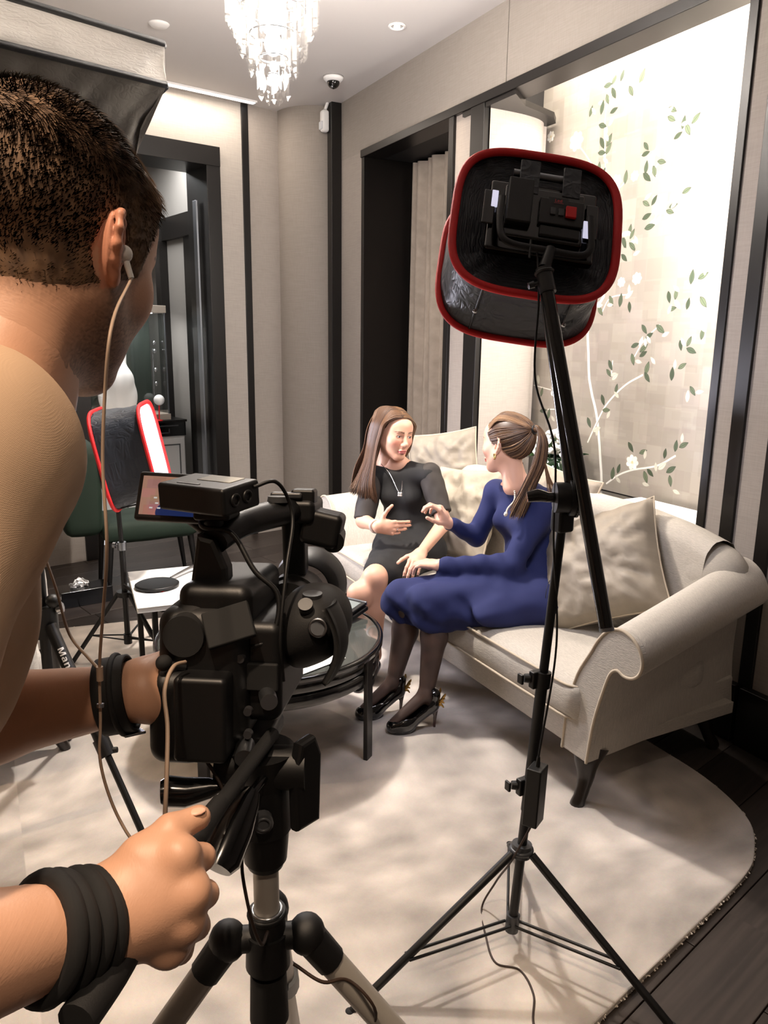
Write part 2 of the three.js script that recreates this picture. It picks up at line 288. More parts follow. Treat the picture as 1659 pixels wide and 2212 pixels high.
{ // sofa wall on the right: fascia, panels, curtain recess, painted alcove
  struct('wall_right', box(2.58, 2.7, 2.9, 3.3, -5.6, -3.565), M.fascia); struct('wall_right', box(2.58, 2.7, 2.9, 3.3, -3.56, -.9), M.fascia); struct('wall_right', box(2.58, 2.7, 2.9, 3.3, -.895, 2.4), M.fascia);
  struct('wall_right', box(2.58, 2.66, 0, 2.9, -5.6, -5.22), M.wall);
  struct('wall_right', box(2.585, 3.1, 0, 2.9, -4.035, -3.86), M.wall);
  struct('wall_right', box(2.648, 2.78, 0, 2.9, -1.84, 2.4), M.wall);
  struct('wall_right', box(2.64, 2.72, 0, 2.9, -2.11, -2.035), M.wall);
  struct('wall_right', box(2.645, 2.72, 0, 2.9, -1.975, -1.87), M.wall);
  struct('wall_right', box(3.12, 3.2, 0, 3, -5.25, -4.03), M.darkMatt);
  struct('wall_right', box(2.6, 3.12, 2.86, 2.9, -5.25, -4.03), M.darkMatt);
  // rounded inner jamb of the alcove
  struct('wall_right', sheet(20, 1, (u, v) => { const a = u * Math.PI / 2; const x = 2.6 + .48 * Math.sin(a), z = -3.72 - .19 * (1 - Math.cos(a)) ** 1.4; return [x, v * 2.86, z, x, v * 2.86]; }), M.wall).material = std(0xbab1a8, .75, { map: T.wall, side: THREE.DoubleSide });
  struct('wall_right', box(2.6, 3.2, 0, 3.3, -3.97, -3.93), M.darkMatt);
  struct('wall_right', box(2.72, 3.1, 0, 3.3, -2.1, -2.04), M.wall);
  struct('wall_right', box(2.7, 3.2, 3.28, 3.3, -3.95, -2.04), M.ceil);
  struct('wall_right', box(3.13, 3.25, 0, 3.3, -3.97, -2.0), M.darkMatt);
}
{ // dark timber trims
  const put = g => { const m = struct('trim', g, M.dark); return m; };
  let n = 0; const tr = g => { n++; const m = mesh('trim_' + n, g, M.dark); m.userData.kind = 'structure'; return m; };
  tr(rbox(2.56, 2.72, 2.855, 2.905, -5.24, 2.39, .003));         // long rail under the fascia
  tr(rbox(2.5, 2.6, 0, 3.3, -5.68, -5.6, .003));                 // corner upright
  tr(rbox(2.57, 3.12, 0, 2.87, -5.24, -5.2, .002));              // far jamb of the curtain recess
  tr(rbox(2.565, 2.62, 0, 2.86, -4.085, -4.035, .003));
  tr(rbox(2.565, 2.64, 0, 2.86, -3.86, -3.73, .003));
  tr(slab([[2.57, -3.73], [2.57, -3.46], [2.62, -3.5], [2.74, -3.6], [3.02, -3.7], [3.1, -3.78], [3.1, -3.95], [2.57, -3.95]].map(p => [p[0], -p[1]]), .03, 0).rotateX(-Math.PI / 2).translate(0, 2.83, 0)); // curved soffit corner
  tr(rbox(3.05, 3.12, .78, 2.86, -3.955, -3.9, .003));
  tr(rbox(2.63, 2.72, 0, 2.86, -2.15, -2.11, .003));
  tr(rbox(2.632, 2.7, 0, 2.86, -2.035, -1.975, .003));
  tr(rbox(2.636, 2.7, 0, 2.86, -1.87, -1.81, .003));
}
{ const b = mesh('baseboard_right', rbox(2.61, 2.67, 0, .25, -1.84, 2.39, .004), M.dark); b.userData.kind = 'structure';
  const b2 = mesh('baseboard_right', rbox(2.61, 2.66, 0, .25, -2.0, -1.86, .004), M.dark); b2.userData.kind = 'structure'; b2.name = 'baseboard_right_001';
  const b3 = struct('baseboard_back', rbox(2.55, 2.59, 0, .18, -5.6, -5.24, .004), M.dark);
}
{ // back wall, slightly turned, with the doorway
  const w = structGroup('wall_back', [2.03, 0, -6], .174), g = (u0, u1, y0, y1, d0 = -.14, d1 = 0) => box(u0, u1, y0, y1, d0, d1);
  mesh('panel', g(-.08, .3, 0, 3.3), M.wall, w); mesh('panel', g(-.30, -.08, 0, 3.3), std(0xb5ada4, .55, { map: T.wall }), w);
  mesh('panel', g(-5, -.3, 2.95, 3.3), std(0xb5ada4, .6, { map: T.wall }), w); mesh('panel', g(-5, -1.42, 0, 2.95), M.wall, w);
  mesh('strip', rbox(-.1, -.045, 0, 3.3, -.02, .012, .002), M.dark, w);
  const d = structGroup('door_1', [2.03, 0, -6], .174);
  mesh('door_jamb', rbox(-.4, -.29, 0, 2.96, -.34, .02, .003), M.dark, d); mesh('door_jamb', rbox(-1.45, -1.34, 0, 2.96, -.34, .02, .003), M.dark, d); mesh('door_head', rbox(-1.45, -.29, 2.83, 2.965, -.34, .025, .003), M.dark, d);
  mesh('glass_leaf_edge', rbox(-.44, -.425, .02, 2.6, -.16, -.1, .002), M.steel, d);
  mesh('inner_jamb', rbox(-.3, -.22, 0, 2.42, -1.3, -1.2, .003), M.dark, d); mesh('inner_head', rbox(-1.6, -.22, 2.42, 2.6, -1.3, -1.2, .003), M.dark, d);
}
{ const d = structGroup('trim_hall', [2.03, 0, -6], .174); mesh('post', box(-.245, -.218, 0, 2.5, -.8, -.68), M.dark, d); mesh('beam', box(-.27, -.218, 2.42, 2.6, -1.85, -.36), M.dark, d); mesh('beam', box(-2.4, -.22, 2.42, 2.6, -1.85, -1.8), M.dark, d); }
{ // small hall behind the doorway
  const w = structGroup('wall_hall', [2.03, 0, -6], .174);
  mesh('panel', box(-2.4, .3, 0, 3.1, -1.95, -1.85), std(0x9a9590, .7), w); mesh('panel', box(-.22, -.12, 0, 3.1, -1.85, -.35), std(0x8d8984, .7), w); mesh('panel', box(-2.5, -2.4, 0, 3.1, -1.85, -.14), std(0x9a9590, .7), w);
}
{ // curved pier in the corner
  struct('wall_corner', sheet(24, 1, (u, v) => { const a = Math.PI * (1.02 - .62 * u); const x = 2.56 + .32 * Math.cos(a), z = -6.06 + .34 * Math.sin(a); return [x, v * 3.3, z, u * .55, v * 3.3]; }, .03), std(0x9f968d, .8, { map: T.wall, side: THREE.DoubleSide }));
  struct('baseboard_corner', sheet(24, 1, (u, v) => { const a = Math.PI * (1.02 - .62 * u); return [2.56 + .335 * Math.cos(a), v * .16, -6.06 + .355 * Math.sin(a)]; }, .012), std(0x17130f, .32, { side: THREE.DoubleSide }));
}
{ // curtain in the recess
  const c = mesh('curtain', sheet(150, 14, (u, v) => { const z = -5.19 + u * 1.14, f = .034 * Math.sin(u * 74 + 1.2 * Math.sin(v * 2 + u * 9)) + .018 * Math.sin(u * 31 + 2); return [2.955 + f * (.75 + .35 * v), .02 + (1 - v) * 2.82, z + .012 * Math.sin(u * 37), u * 2, v * 2.8]; }, .003), std(0xa79a8c, .85, { map: T.velvet, side: THREE.DoubleSide }));
  tag(c, 'taupe pleated floor-length curtain hanging in the dark recess', 'curtain');
}
{ // rug with a rounded corner
  const pts = [[2.285, -3.75], [2.285, -2.5], [2.285, -1.95], [2.27, -1.68], [2.2, -1.47], [2.08, -1.35], [1.93, -1.275], [1.58, -1.19], [1.16, -1.095], [.3, -.9], [-.7, -.68], [-1.15, -.65], [-1.4, -.9], [-1.45, -2], [-1.45, -4], [-1.3, -4.45], [-.9, -4.5], [.29, -4.35], [.86, -4.27], [1.9, -4.14], [2.2, -4.03]];
  const s = new THREE.Shape(); const q = pts.map(p => new THREE.Vector2(p[0], -p[1])); s.moveTo(q[0].x, q[0].y); s.splineThru(q.slice(1).concat([q[0]]));
  const g = new THREE.ExtrudeGeometry(s, { depth: .012, bevelEnabled: true, bevelSize: .006, bevelThickness: .004, bevelSegments: 3, curveSegments: 40 }).rotateX(-Math.PI / 2).translate(0, .004, 0);
  const rt = tex(1024, 1024, (u, v) => { const a = fbm(u * 8 + .5 * noise(u * 4, v * 4, 7), v * 7, 1, 6), b = noise(u * 30, v * 22, 5), k = 1 + .26 * a + .08 * b; return [188 * k + 6 * rnd(), 180 * k + 6 * rnd(), 172 * k + 6 * rnd()]; }, 1 / 3.8, 1 / 3.8);
  const r = mesh('rug', tri(g), std(0xffffff, .95, { map: rt, bumpMap: T.fine, bumpScale: .002 })); tag(r, 'large cream carved wool rug with rounded corners under the coffee table', 'rug');
  const N = 5200, im = new THREE.InstancedMesh(new THREE.ConeGeometry(.003, .013, 4, 1), std(0xc9bfb3, .95), N), o = new THREE.Object3D(), sp = s.getSpacedPoints(N);
  for (let i = 0; i < N; i++) { const p = sp[i % sp.length]; o.position.set(p.x + rr(-.004, .008), .008 + rr(-.003, .007), -p.y + rr(-.006, .006)); o.rotation.set(rr(-1.4, 1.4), rr(0, 6), rr(-1.4, 1.4)); o.updateMatrix(); im.setMatrixAt(i, o.matrix); }
  im.name = 'pile_fringe'; im.userData.kind = 'stuff'; r.add(im);
}
const LEAVES = [[0.553,2.936,0],[0.598,2.952,50],[0.654,2.957,70],[0.795,2.916,65],[0.802,2.878,-10],[0.725,2.865,-60],[0.6,2.886,-60],[0.556,2.867,-70],[0.52,2.836,80],[0.434,2.837,70],[0.61,2.8,15],[0.598,2.752,50],[0.533,2.742,-20],[0.591,2.659,60],[0.539,2.654,-60],[0.591,2.618,55],[0.541,2.605,-10],[1.014,2.711,-30],[1.079,2.7,40],[1.012,2.67,-30],[1.089,2.637,80],[1.161,2.639,40],[1.062,2.584,25],[1.119,2.598,-60],[0.86,2.575,-50],[0.932,2.543,65],[0.861,2.54,10],[0.929,2.445,-70],[0.872,2.474,85],[0.972,2.482,-15],[0.882,2.425,-40],[0.734,2.45,85],[1.056,2.304,85],[1.146,2.322,20],[0.945,2.306,55],[0.892,2.297,-30],[1.071,2.263,10],[1.054,2.237,-20],[0.903,2.234,20],[0.962,2.199,0],[0.929,2.181,10],[0.794,2.181,80],[0.759,2.119,-60],[0.82,2.095,-50],[0.564,2.502,60],[0.526,2.528,85],[0.767,2.164,0],[0.812,2.159,60],[0.759,2.12,-80],[0.819,2.097,-40],[0.767,2.043,-40],[0.695,1.823,-60],[0.765,1.825,85],[0.824,1.851,35],[0.834,1.786,-80],[0.616,1.772,-50],[1.227,1.917,85],[1.293,1.918,25],[1.096,1.827,-75],[1.139,1.841,85],[1.155,1.789,-45],[1.123,1.77,10],[1.219,1.791,80],[1.309,1.796,-50],[0.951,1.671,-50],[1.059,1.671,-35],[0.988,1.638,30],[0.936,1.608,70],[0.896,1.588,20],[0.958,1.574,40],[0.958,1.544,30],[0.888,1.514,-70],[0.726,1.478,-60],[0.719,1.435,-45],[0.768,1.417,40],[0.993,1.473,75],[0.998,1.425,-50],[0.785,1.354,80],[0.688,1.284,-65],[0.72,1.23,5],[0.59,1.147,-60],[0.656,1.115,25],[1.198,1.591,-75],[1.248,1.611,65],[1.266,1.567,-20],[1.321,1.648,85],[1.161,1.45,90],[1.22,1.491,30],[1.271,1.346,90],[1.298,1.373,-50],[0.925,1.047,-50],[1.016,1.033,25],[1.229,1.092,85],[1.277,1.102,30],[1.164,1.044,85],[1.153,0.976,40],[1.212,0.967,35],[1.214,0.908,-75],[1.077,0.929,-35],[1.048,0.901,-65],[0.85,0.917,75],[0.808,0.884,85],[0.112,1.368,-75],[0.152,1.294,75],[0.177,1.181,10],[0.231,1.165,80],[0.376,1.159,-20]];
const TWIGS = [[[0.73,0.804],[0.694,1.002],[0.653,1.176],[0.619,1.262],[0.568,1.391],[0.548,1.522],[0.528,1.653],[0.54,1.782],[0.634,1.838],[0.581,2.088],[0.68,2.303],[0.685,2.418]],[[0.591,1.034],[0.655,1.158],[0.719,1.261],[0.849,1.376],[0.965,1.435]],[[0.766,0.819],[0.856,0.883],[0.945,0.923],[1.125,0.976],[1.23,1.04]],[[0.455,1.732],[0.524,1.653]],[[0.072,1.332],[0.239,1.313]],[[0.271,1.442],[0.303,1.331],[0.342,1.222],[0.403,1.161],[0.454,1.064]],[[0.221,1.193],[0.343,1.203]],[[0.334,2.693],[0.416,2.617],[0.49,2.526],[0.592,2.315]],[[0.584,2.481],[0.55,2.719],[0.561,2.853],[0.615,2.906],[0.792,2.899]],[[0.921,2.446],[0.918,2.533]],[[0.671,2.386],[0.741,2.432]],[[0.95,2.2],[0.988,2.262],[1.141,2.304]],[[0.877,2.426],[0.962,2.482]],[[1.011,2.683],[1.088,2.625],[1.154,2.64]],[[0.899,1.531],[0.955,1.612],[1.051,1.691]],[[0.629,1.763],[0.682,1.836],[0.829,1.854]],[[0.739,1.417],[0.741,1.502]]];
const BLOOMS = [[0.329,2.706,1],[0.103,2.776,0.6],[0.666,2.438,0.7],[0.972,2.264,0.6],[0.297,1.312,1.1],[0.87,1.931,0.6],[0.945,0.966,0.8],[0.797,2.445,0.5],[1.014,2.831,0.5],[0.999,2.778,0.5],[0.76,1.918,0.5]];
// adds geometry given in world coordinates under a thing
function part(name, geo, mat, parent) {
  const g = (Array.isArray(geo) ? join(geo) : geo); scene.updateMatrixWorld(true);
  const m = mesh(name, g, mat, parent); g.applyMatrix4(parent.matrixWorld.clone().invert()); return m;
}
{ // painted panel in the alcove
  const W = 1110, H = 1500, cv = document.createElement('canvas'); cv.width = W; cv.height = H; const x = cv.getContext('2d');
  const pw = 1.85, ph = 2.5, y0 = .78, X = u => u / pw * W, Y = v => H - (v - y0) / ph * H, S = W / pw;
  x.fillStyle = '#9c948a'; x.fillRect(0, 0, W, H);
  for (let j = 0; j < 24; j++) for (let i = 0; i < 18; i++) { const t = 146 + 22 * rnd(); x.fillStyle = `rgba(${t | 0},${t - 7 | 0},${t - 17 | 0},.75)`; x.fillRect(i * 62 + rr(-3, 3), j * 63 + rr(-3, 3), 61, 62); }
  for (let i = 0; i < 900; i++) { const t = 134 + 56 * rnd(); x.fillStyle = `rgba(${t | 0},${t - 8 | 0},${t - 18 | 0},.16)`; x.fillRect(rr(0, W), rr(0, H), rr(6, 90), rr(4, 60)); }
  x.lineCap = 'round'; x.lineJoin = 'round';
  TWIGS.forEach((b, k) => { for (const [col, dw, off] of [['#9b968c', 3, 1.5], ['#efece4', 0, 0]]) { x.strokeStyle = col; x.lineWidth = (k === 0 ? 11 : k === 1 || k === 2 || k === 5 ? 6 : 4) + dw; x.beginPath(); const q = catm(b.map(p => V(p[0], p[1], 0)), 30); q.forEach((p, i) => x[i ? 'lineTo' : 'moveTo'](X(p.x) + off + (k === 0 ? rr(-1.2, 1.2) : 0), Y(p.y))); x.stroke(); } });
  const leaf = (u, v, a, l, col, vein) => { x.save(); x.translate(X(u), Y(v)); x.rotate(-a * Math.PI / 180); const L = l * S, w = L * .27; x.beginPath(); x.moveTo(-L / 2, 0); x.quadraticCurveTo(-L * .1, -w * 1.5, L / 2, 0); x.quadraticCurveTo(-L * .1, w * 1.5, -L / 2, 0); x.fillStyle = col; x.fill(); x.strokeStyle = vein; x.lineWidth = 1; x.stroke(); x.beginPath(); x.moveTo(-L / 2, 0); x.lineTo(L / 2, 0); x.stroke(); x.restore(); };
  LEAVES.forEach(([u, v, a], i) => { const pale = i % 7 === 4; leaf(u, v, a, rr(.052, .072), pale ? '#d8d5c6' : ['#4f5b49', '#5d6853', '#46513f', '#66715a'][i % 4], pale ? '#aaa898' : '#333b30'); if (i % 2) leaf(u + rr(-.05, .05), v + rr(-.05, .05), a + 60, .05, '#d2cfc1', '#b9b6a8'); });
  BLOOMS.forEach(([u, v, s]) => { for (let k = 0; k < 7; k++) { const a = k * .9; x.beginPath(); x.ellipse(X(u) + Math.cos(a) * 17 * s, Y(v) + Math.sin(a) * 15 * s, 17 * s, 12 * s, a, 0, 7); x.fillStyle = k % 2 ? '#fffefa' : '#f3f0e6'; x.fill(); x.strokeStyle = '#d5d0c2'; x.lineWidth = 1; x.stroke(); } x.beginPath(); x.arc(X(u), Y(v), 6 * s, 0, 7); x.fillStyle = '#e3d7a9'; x.fill(); });
  const t = new THREE.CanvasTexture(cv); t.colorSpace = THREE.SRGBColorSpace;
  const p = thing('painted_panel', 'tall silver-leaf wall panel painted with a flowering tree and green leaves', 'panel', [3.12, .78, -3.025]);
  part('board', rbox(3.125, 3.135, .78, 3.28, -3.95, -2.1, .002), M.wall, p);
  const g = new THREE.PlaneGeometry(pw, ph).rotateY(-Math.PI / 2).translate(3.124, .78 + ph / 2, -3.95 + pw / 2); part('painting', g, std(0xffffff, .4, { map: t, metalness: .25 }), p);
}
{ // console behind the sofa
  const c = thing('console_cabinet', 'long black console cabinet behind the sofa under the painted panel', 'console', [2.9, 0, -2.98]);
  part('carcass', box(2.74, 3.09, 0, .75, -3.7, -2.13), M.dark, c); part('top', rbox(2.71, 3.1, .75, .78, -3.71, -2.12, .003), M.blackGloss, c);
  for (let k = 0; k < 4; k++) part('door', rbox(2.722, 2.74, .06, .73, -3.69 + k * .39, -3.31 + k * .39, .003), M.dark, c);
  const b = thing('white_book', 'large white book lying on the console behind the sofa back', 'book', [2.9, .781, -2.55]);
  part('cover', rbox(2.735, 3.06, .78, .784, -2.86, -2.2, .001), M.paper, b); part('pages', box(2.74, 3.055, .784, .8, -2.855, -2.205), std(0xeceae4, .8), b); part('cover', rbox(2.735, 3.06, .8, .805, -2.86, -2.2, .001), M.paper, b);
  const pn = mesh('pen', rod([2.84, .809, -2.76], [2.93, .809, -2.68], .004), M.black); tag(pn, 'thin dark pen on the white book behind the sofa', 'pen');
  const sp = mesh('speaker_block', rbox(2.74, 2.84, .78, .9, -3.69, -3.58, .006), std(0x2b2f38, .5)); tag(sp, 'small dark grey block at the far end of the console', 'box');
  const vz = mesh('vase', lathe([[.001, 0], [.06, .0], [.1, .03], [.122, .08], [.118, .13], [.1, .165], [.085, .175], [.08, .17], [.1, .13], [.112, .08], [.09, .03], [.001, .012]], 36).translate(2.93, .781, -3.42), phy(0x16301c, .06, { clearcoat: 1, transmission: .25, thickness: .01 })); tag(vz, 'round dark green glass bowl vase on the console', 'vase');
  const fl = thing('bouquet', 'low bouquet of white roses and lilies with green leaves in the glass bowl', 'flowers', [2.93, .9, -3.42]);
  const wm = std(0xf7f6ef, .7, { side: THREE.DoubleSide }), gm = std(0x3f5c30, .6, { side: THREE.DoubleSide }), gm2 = std(0x24401f, .6, { side: THREE.DoubleSide });
  const petals = (n, r, cupp) => join([...Array(n).keys()].map(k => { const g = new THREE.SphereGeometry(r, 8, 6).scale(.8, .28, 1).translate(0, 0, r * .75).rotateX(-cupp - (k % 2) * .35); return g.rotateY(k / n * 6.283 + (k % 2) * .3); }).concat([new THREE.SphereGeometry(r * .55, 8, 6).translate(0, r * .25, 0)]));
  const bl = [petals(9, .021, .55), petals(7, .017, .8), petals(6, .028, 1.0)];
  for (let k = 0; k < 34; k++) { const a = k * 2.399, q = Math.sqrt((k + .5) / 34), r = q * .145; const m = mesh('blossom', bl[k % 5 === 0 ? 2 : k % 2], wm, fl); m.position.set(Math.cos(a) * r, .175 - q * q * .13 + rr(-.012, .012), Math.sin(a) * r); m.rotation.set(Math.sin(a) * q * 1.1, rr(0, 6), -Math.cos(a) * q * 1.1); }
  const lf = sheet(4, 8, (u, v) => { const w = Math.sin(Math.PI * Math.pow(v, .8)) * .016; return [(u - .5) * 2 * w, v * .075, .018 * v * v - Math.abs(u - .5) * .01]; }, .0008);
  for (let k = 0; k < 34; k++) { const a = rr(0, 6.283), m = mesh('leaf', lf, k % 2 ? gm : gm2, fl), r = rr(.05, .13); m.position.set(Math.cos(a) * r, .11 - r * .5 + rr(0, .04), Math.sin(a) * r); m.rotation.set(0, 0, 0); m.quaternion.setFromUnitVectors(V(0, 1, 0), V(Math.cos(a), rr(.3, 1.3), Math.sin(a)).normalize()); }
  for (let k = 0; k < 9; k++) { const a = k * .7; mesh('stem', rod([Math.cos(a) * .03, -.09, Math.sin(a) * .03], [Math.cos(a) * .06, .12, Math.sin(a) * .06], .003, .003, 5), gm2, fl); }
}
{ // sofa
  const s = thing('sofa', 'cream scroll-arm sofa with dark cabriole legs that the two women sit on', 'sofa', [2.15, 0, -2.8]);
  const ZC = -2.8, prof = [[-1.872, .2], [-1.86, .35], [-1.82, .5], [-1.765, .6], [-1.735, .655], [-1.695, .7], [-1.645, .72], [-1.595, .71], [-1.56, .68], [-1.546, .64], [-1.555, .605], [-1.58, .582], [-1.615, .575], [-1.645, .583], [-1.67, .565], [-1.7, .48], [-1.73, .36], [-1.75, .2]];
  for (const sg of [1, -1]) {
    const mz = z => sg > 0 ? z : 2 * ZC - z, cur = catm(prof.map(p => V(0, p[1], p[0])), 60);
    const at = (q, t) => { const h = (q.y - .2) / .52; return [1.745 + t * .8, q.y + t * .085 * h, mz(q.z - t * .2 * (.35 + .65 * h))]; };
    const arm = sheet(60, 16, (u, v) => { const q = cur[Math.round(u * 60)]; const r = at(q, sg > 0 ? v : 1 - v); const vv = sg > 0 ? v : 1 - v; return [...r, u * 1.5, vv * .8]; });
    const capShape = t => { const sh = new THREE.Shape(cur.map(q => new THREE.Vector2(q.z, q.y))); const g = new THREE.ShapeGeometry(sh), p = g.attributes.position; for (let i = 0; i < p.count; i++) { const r = at(V(0, p.getY(i), p.getX(i)), t); p.setXYZ(i, r[0], r[1], r[2]); } g.computeVertexNormals(); return tri(g); };
    const am = M.sofa.clone(); am.side = THREE.DoubleSide;
    part('arm', [arm, capShape(1)], am, s);
    const fp = slab(cur.map(q => [q.z, q.y]), .028, .006).rotateY(0); const pp = fp.attributes.position, nn = fp.attributes.normal;
    for (let i = 0; i < pp.count; i++) { const a = pp.getX(i), b = pp.getZ(i); pp.setX(i, 1.75 - b); pp.setZ(i, mz(a)); } fp.computeVertexNormals(); const fpm = am; const pan = part('arm_front', tri(fp), fpm, s);
    part('piping', tube(cur.map(q => V(1.722, q.y, mz(q.z))), .0055, 6), M.piping, pan);
  }
  const top = z => { const t = clamp((z - ZC) / 1.05, -1, 1); return .94 - .1 * t ** 4; };
  const back = sheet(26, 60, (u, v) => { const z = -3.745 + v * 1.89, T2 = top(z), pr = [[2.28, .4], [2.3, .55], [2.335, T2 - .1], [2.345, T2 - .04], [2.385, T2], [2.44, T2 + .005], [2.5, T2 - .02], [2.53, T2 - .09], [2.54, .6], [2.55, .22]]; const f = u * 9, i = Math.min(8, Math.floor(f)), k = f - i; const x = lerp(pr[i][0], pr[i + 1][0], k), y = lerp(pr[i][1], pr[i + 1][1], k); return [x, y + .004 * noise(x * 4, y * 4, z * 4), z, z, y + x]; });
  for (const sg of [1, -1]) part('back_corner', ball([0, 0, 0], .1, 1.15, 1.25, 1.5, 24).translate(2.44, .74, sg > 0 ? -1.9 : -3.7), M.sofa, s);
  const bm = M.sofa.clone(); bm.side = THREE.DoubleSide; part('back', back, bm, s);
  part('seat_rail', [rbox(1.75, 2.54, .2, .325, -3.78, -1.82, .012), box(1.8, 2.5, .195, .24, -3.84, -1.78)], M.sofa, s);
  const cu = part('seat_cushion', soft(1.7, 2.34, .322, .462, -3.83, -1.8, .035, .022, .005, 22), M.sofa, s);
  for (const y of [.452, .335]) part('piping', tube(catm([[2.2, y, -3.826], [1.76, y, -3.828], [1.71, y, -3.8], [1.697, y + .002, -3.6], [1.694, y + .006, -2.8], [1.697, y + .002, -2], [1.71, y, -1.83], [1.76, y, -1.802], [2.2, y, -1.804]], 80), .005, 6), M.piping, cu);
  for (const [lx, lz, fx, fz] of [[1.79, -1.805, -.055, .012], [1.79, -3.795, -.055, -.012], [2.47, -1.9, .04, .03], [2.47, -3.7, .04, -.03]])
    part('leg', tube(catm([[lx + .01, .23, lz], [lx - .004 + fx * .1, .18, lz], [lx + fx * .3, .11, lz + fz * .5], [lx + fx * .7, .05, lz + fz], [lx + fx, .02, lz + fz * 1.3], [lx + fx * 1.05, .002, lz + fz * 1.3]], 26), [.06, .052, .034, .025, .023, .027, .022], 12), M.wood, s);
  const pil = (name, label, c, n, roll, w, h, t, mat, sd) => { const g = thing(name, label, 'cushion', c, 0, 'scatter cushions on the sofa'); const m = frame(c, n).multiply(new THREE.Matrix4().makeRotationZ(roll)); const b = part('cover', pillow(w, h, t, .016, sd).map(q => q.applyMatrix4(m)), mat, g); part('piping', pillowEdge(w * .995, h * .995, .0045).applyMatrix4(m), M.piping, g); return g; };
  pil('cushion', 'large beige velvet cushion leaning in the near corner of the sofa', [2.17, .72, -2.2], [-.8, .5, .2], .5, .5, .48, .25, M.pillow, 3);
  pil('cushion', 'big pale cream cushion between the two women', [2.2, .715, -3.28], [-.9, .42, .1], .12, .52, .5, .17, std(0xb5aa98, .7, { map: T.velvet }), 8);
  pil('cushion', 'taupe cushion standing on its edge behind the woman in black', [2.33, .88, -3.66], [-.75, .2, .65], .18, .42, .44, .13, M.pillowGrey, 5);
  pil('cushion', 'cushion peeking out behind the shoulder of the woman in blue', [2.36, .81, -2.72], [-.9, .3, .1], -.1, .4, .42, .13, M.pillow, 6);
}
{ // coffee table
  const t = thing('coffee_table', 'round black coffee table with a dark glass top and ringed apron', 'table', [.95, 0, -2.74]);
  const cx = .95, cz = -2.74, R = .45, ring = (p, n = 72) => lathe(p, n).translate(cx, 0, cz);
  part('glass_top', ring([[.0001, .444], [R - .02, .444], [R - .02, .452], [.0001, .452]]), phy(0x4b4f4b, .13, { clearcoat: 1, clearcoatRoughness: .03 }), t);
  part('top_rim', ring([[R - .02, .444], [R - .02, .453], [R - .012, .456], [R - .003, .456], [R, .45], [R, .43], [R - .02, .428]]), M.blackGloss, t);
  part('apron_ring', ring([[R - .025, .428], [R - .012, .424], [R - .012, .392], [R - .025, .386], [R - .05, .386], [R - .05, .428]]), M.blackGloss, t);
  part('apron_ring', ring([[R - .03, .38], [R - .014, .374], [R - .014, .335], [R - .028, .326], [R - .06, .326], [R - .06, .38]]), M.blackGloss, t);
  part('underside', ring([[.0001, .34], [R - .05, .34], [R - .05, .43], [.0001, .43]]), M.black, t);
  for (let k = 0; k < 4; k++) { const a = .93 + k * Math.PI / 2, x = cx + Math.cos(a) * (R - .012), z = cz + Math.sin(a) * (R - .012); part('leg', mv(rot(cbox(.018, .44, .045, .003), 0, -a), x, .22, z), M.dark, t); }
  const d = thing('monitor_tablet', 'silver and black tablet propped on the far edge of the coffee table', 'tablet', [1.27, .453, -2.82]);
  const tm = new THREE.Matrix4().makeRotationFromEuler(new THREE.Euler(.0, .5, .13)).setPosition(1.24, .492, -2.83);
  part('body', mv(cbox(.19, .012, .27, .005), 0, 0, 0).applyMatrix4(tm), M.plastic, d); part('screen', mv(cbox(.165, .003, .235, .001), -.004, .006, 0).applyMatrix4(tm), phy(0x8d9492, .08, { clearcoat: 1 }), d); part('bezel_edge', mv(cbox(.012, .018, .27, .003), .094, 0, 0).applyMatrix4(tm), M.steel, d);
  part('case', mv(cbox(.2, .02, .28, .006), 0, -.022, 0).applyMatrix4(tm), M.black, d);
  const pa = mesh('paper_sheet', mv(rot(cbox(.297, .0012, .21, .0005), 0, .31), .94, .4565, -2.435), M.paper); tag(pa, 'white sheet of paper on the near edge of the coffee table', 'paper');
}
{ // side table with the white folder and hand mirror
  const t = thing('side_table', 'low black side table behind the coffee table carrying the white folder', 'table', [.76, 0, -3.5]);
  part('top', mv(rot(cbox(.36, .02, .44, .004), 0, .2), .76, .435, -3.49), M.blackGloss, t);
  for (const [a, b] of [[-.15, -.19], [.15, -.19], [-.15, .19], [.15, .19]]) part('leg', rbox(.76 + a - .012, .76 + a + .012, 0, .426, -3.49 + b - .012, -3.49 + b + .012, .002), M.dark, t);
  const f = thing('white_folder', 'thick white folder lying under the black hand mirror', 'folder', [.76, .446, -3.49]);
  const q = new THREE.Matrix4().makeRotationY(-.1).setPosition(.765, .458, -3.47);
  part('cover', cbox(.43, .004, .56, .001).applyMatrix4(q.clone().multiply(new THREE.Matrix4().makeTranslation(0, .01, 0))), M.paper, f); part('pages', cbox(.42, .016, .55, .001).applyMatrix4(q), std(0xe8e6e0, .8), f); part('cover', cbox(.43, .004, .56, .001).applyMatrix4(q.clone().multiply(new THREE.Matrix4().makeTranslation(0, -.01, 0))), M.paper, f);
  part('ribbon', mv(rot(cbox(.05, .001, .008, .0003), 0, .8), .68, .4735, -3.4), M.red, f);
  const h = thing('hand_mirror', 'round black hand mirror with a silver handle on the white folder', 'mirror', [.66, .474, -3.5]);
  part('disc', lathe([[.0001, 0], [.09, 0], [.1, .005], [.1, .013], [.092, .018], [.0001, .018]], 40).scale(1, 1, .92).translate(.66, .4735, -3.47), M.black, h);
  part('handle', tube(catm([[.735, .484, -3.53], [.79, .486, -3.58], [.85, .488, -3.63], [.89, .486, -3.66]], 12), [.009, .011, .014, .018], 10, false, .6), M.chrome, h);
}
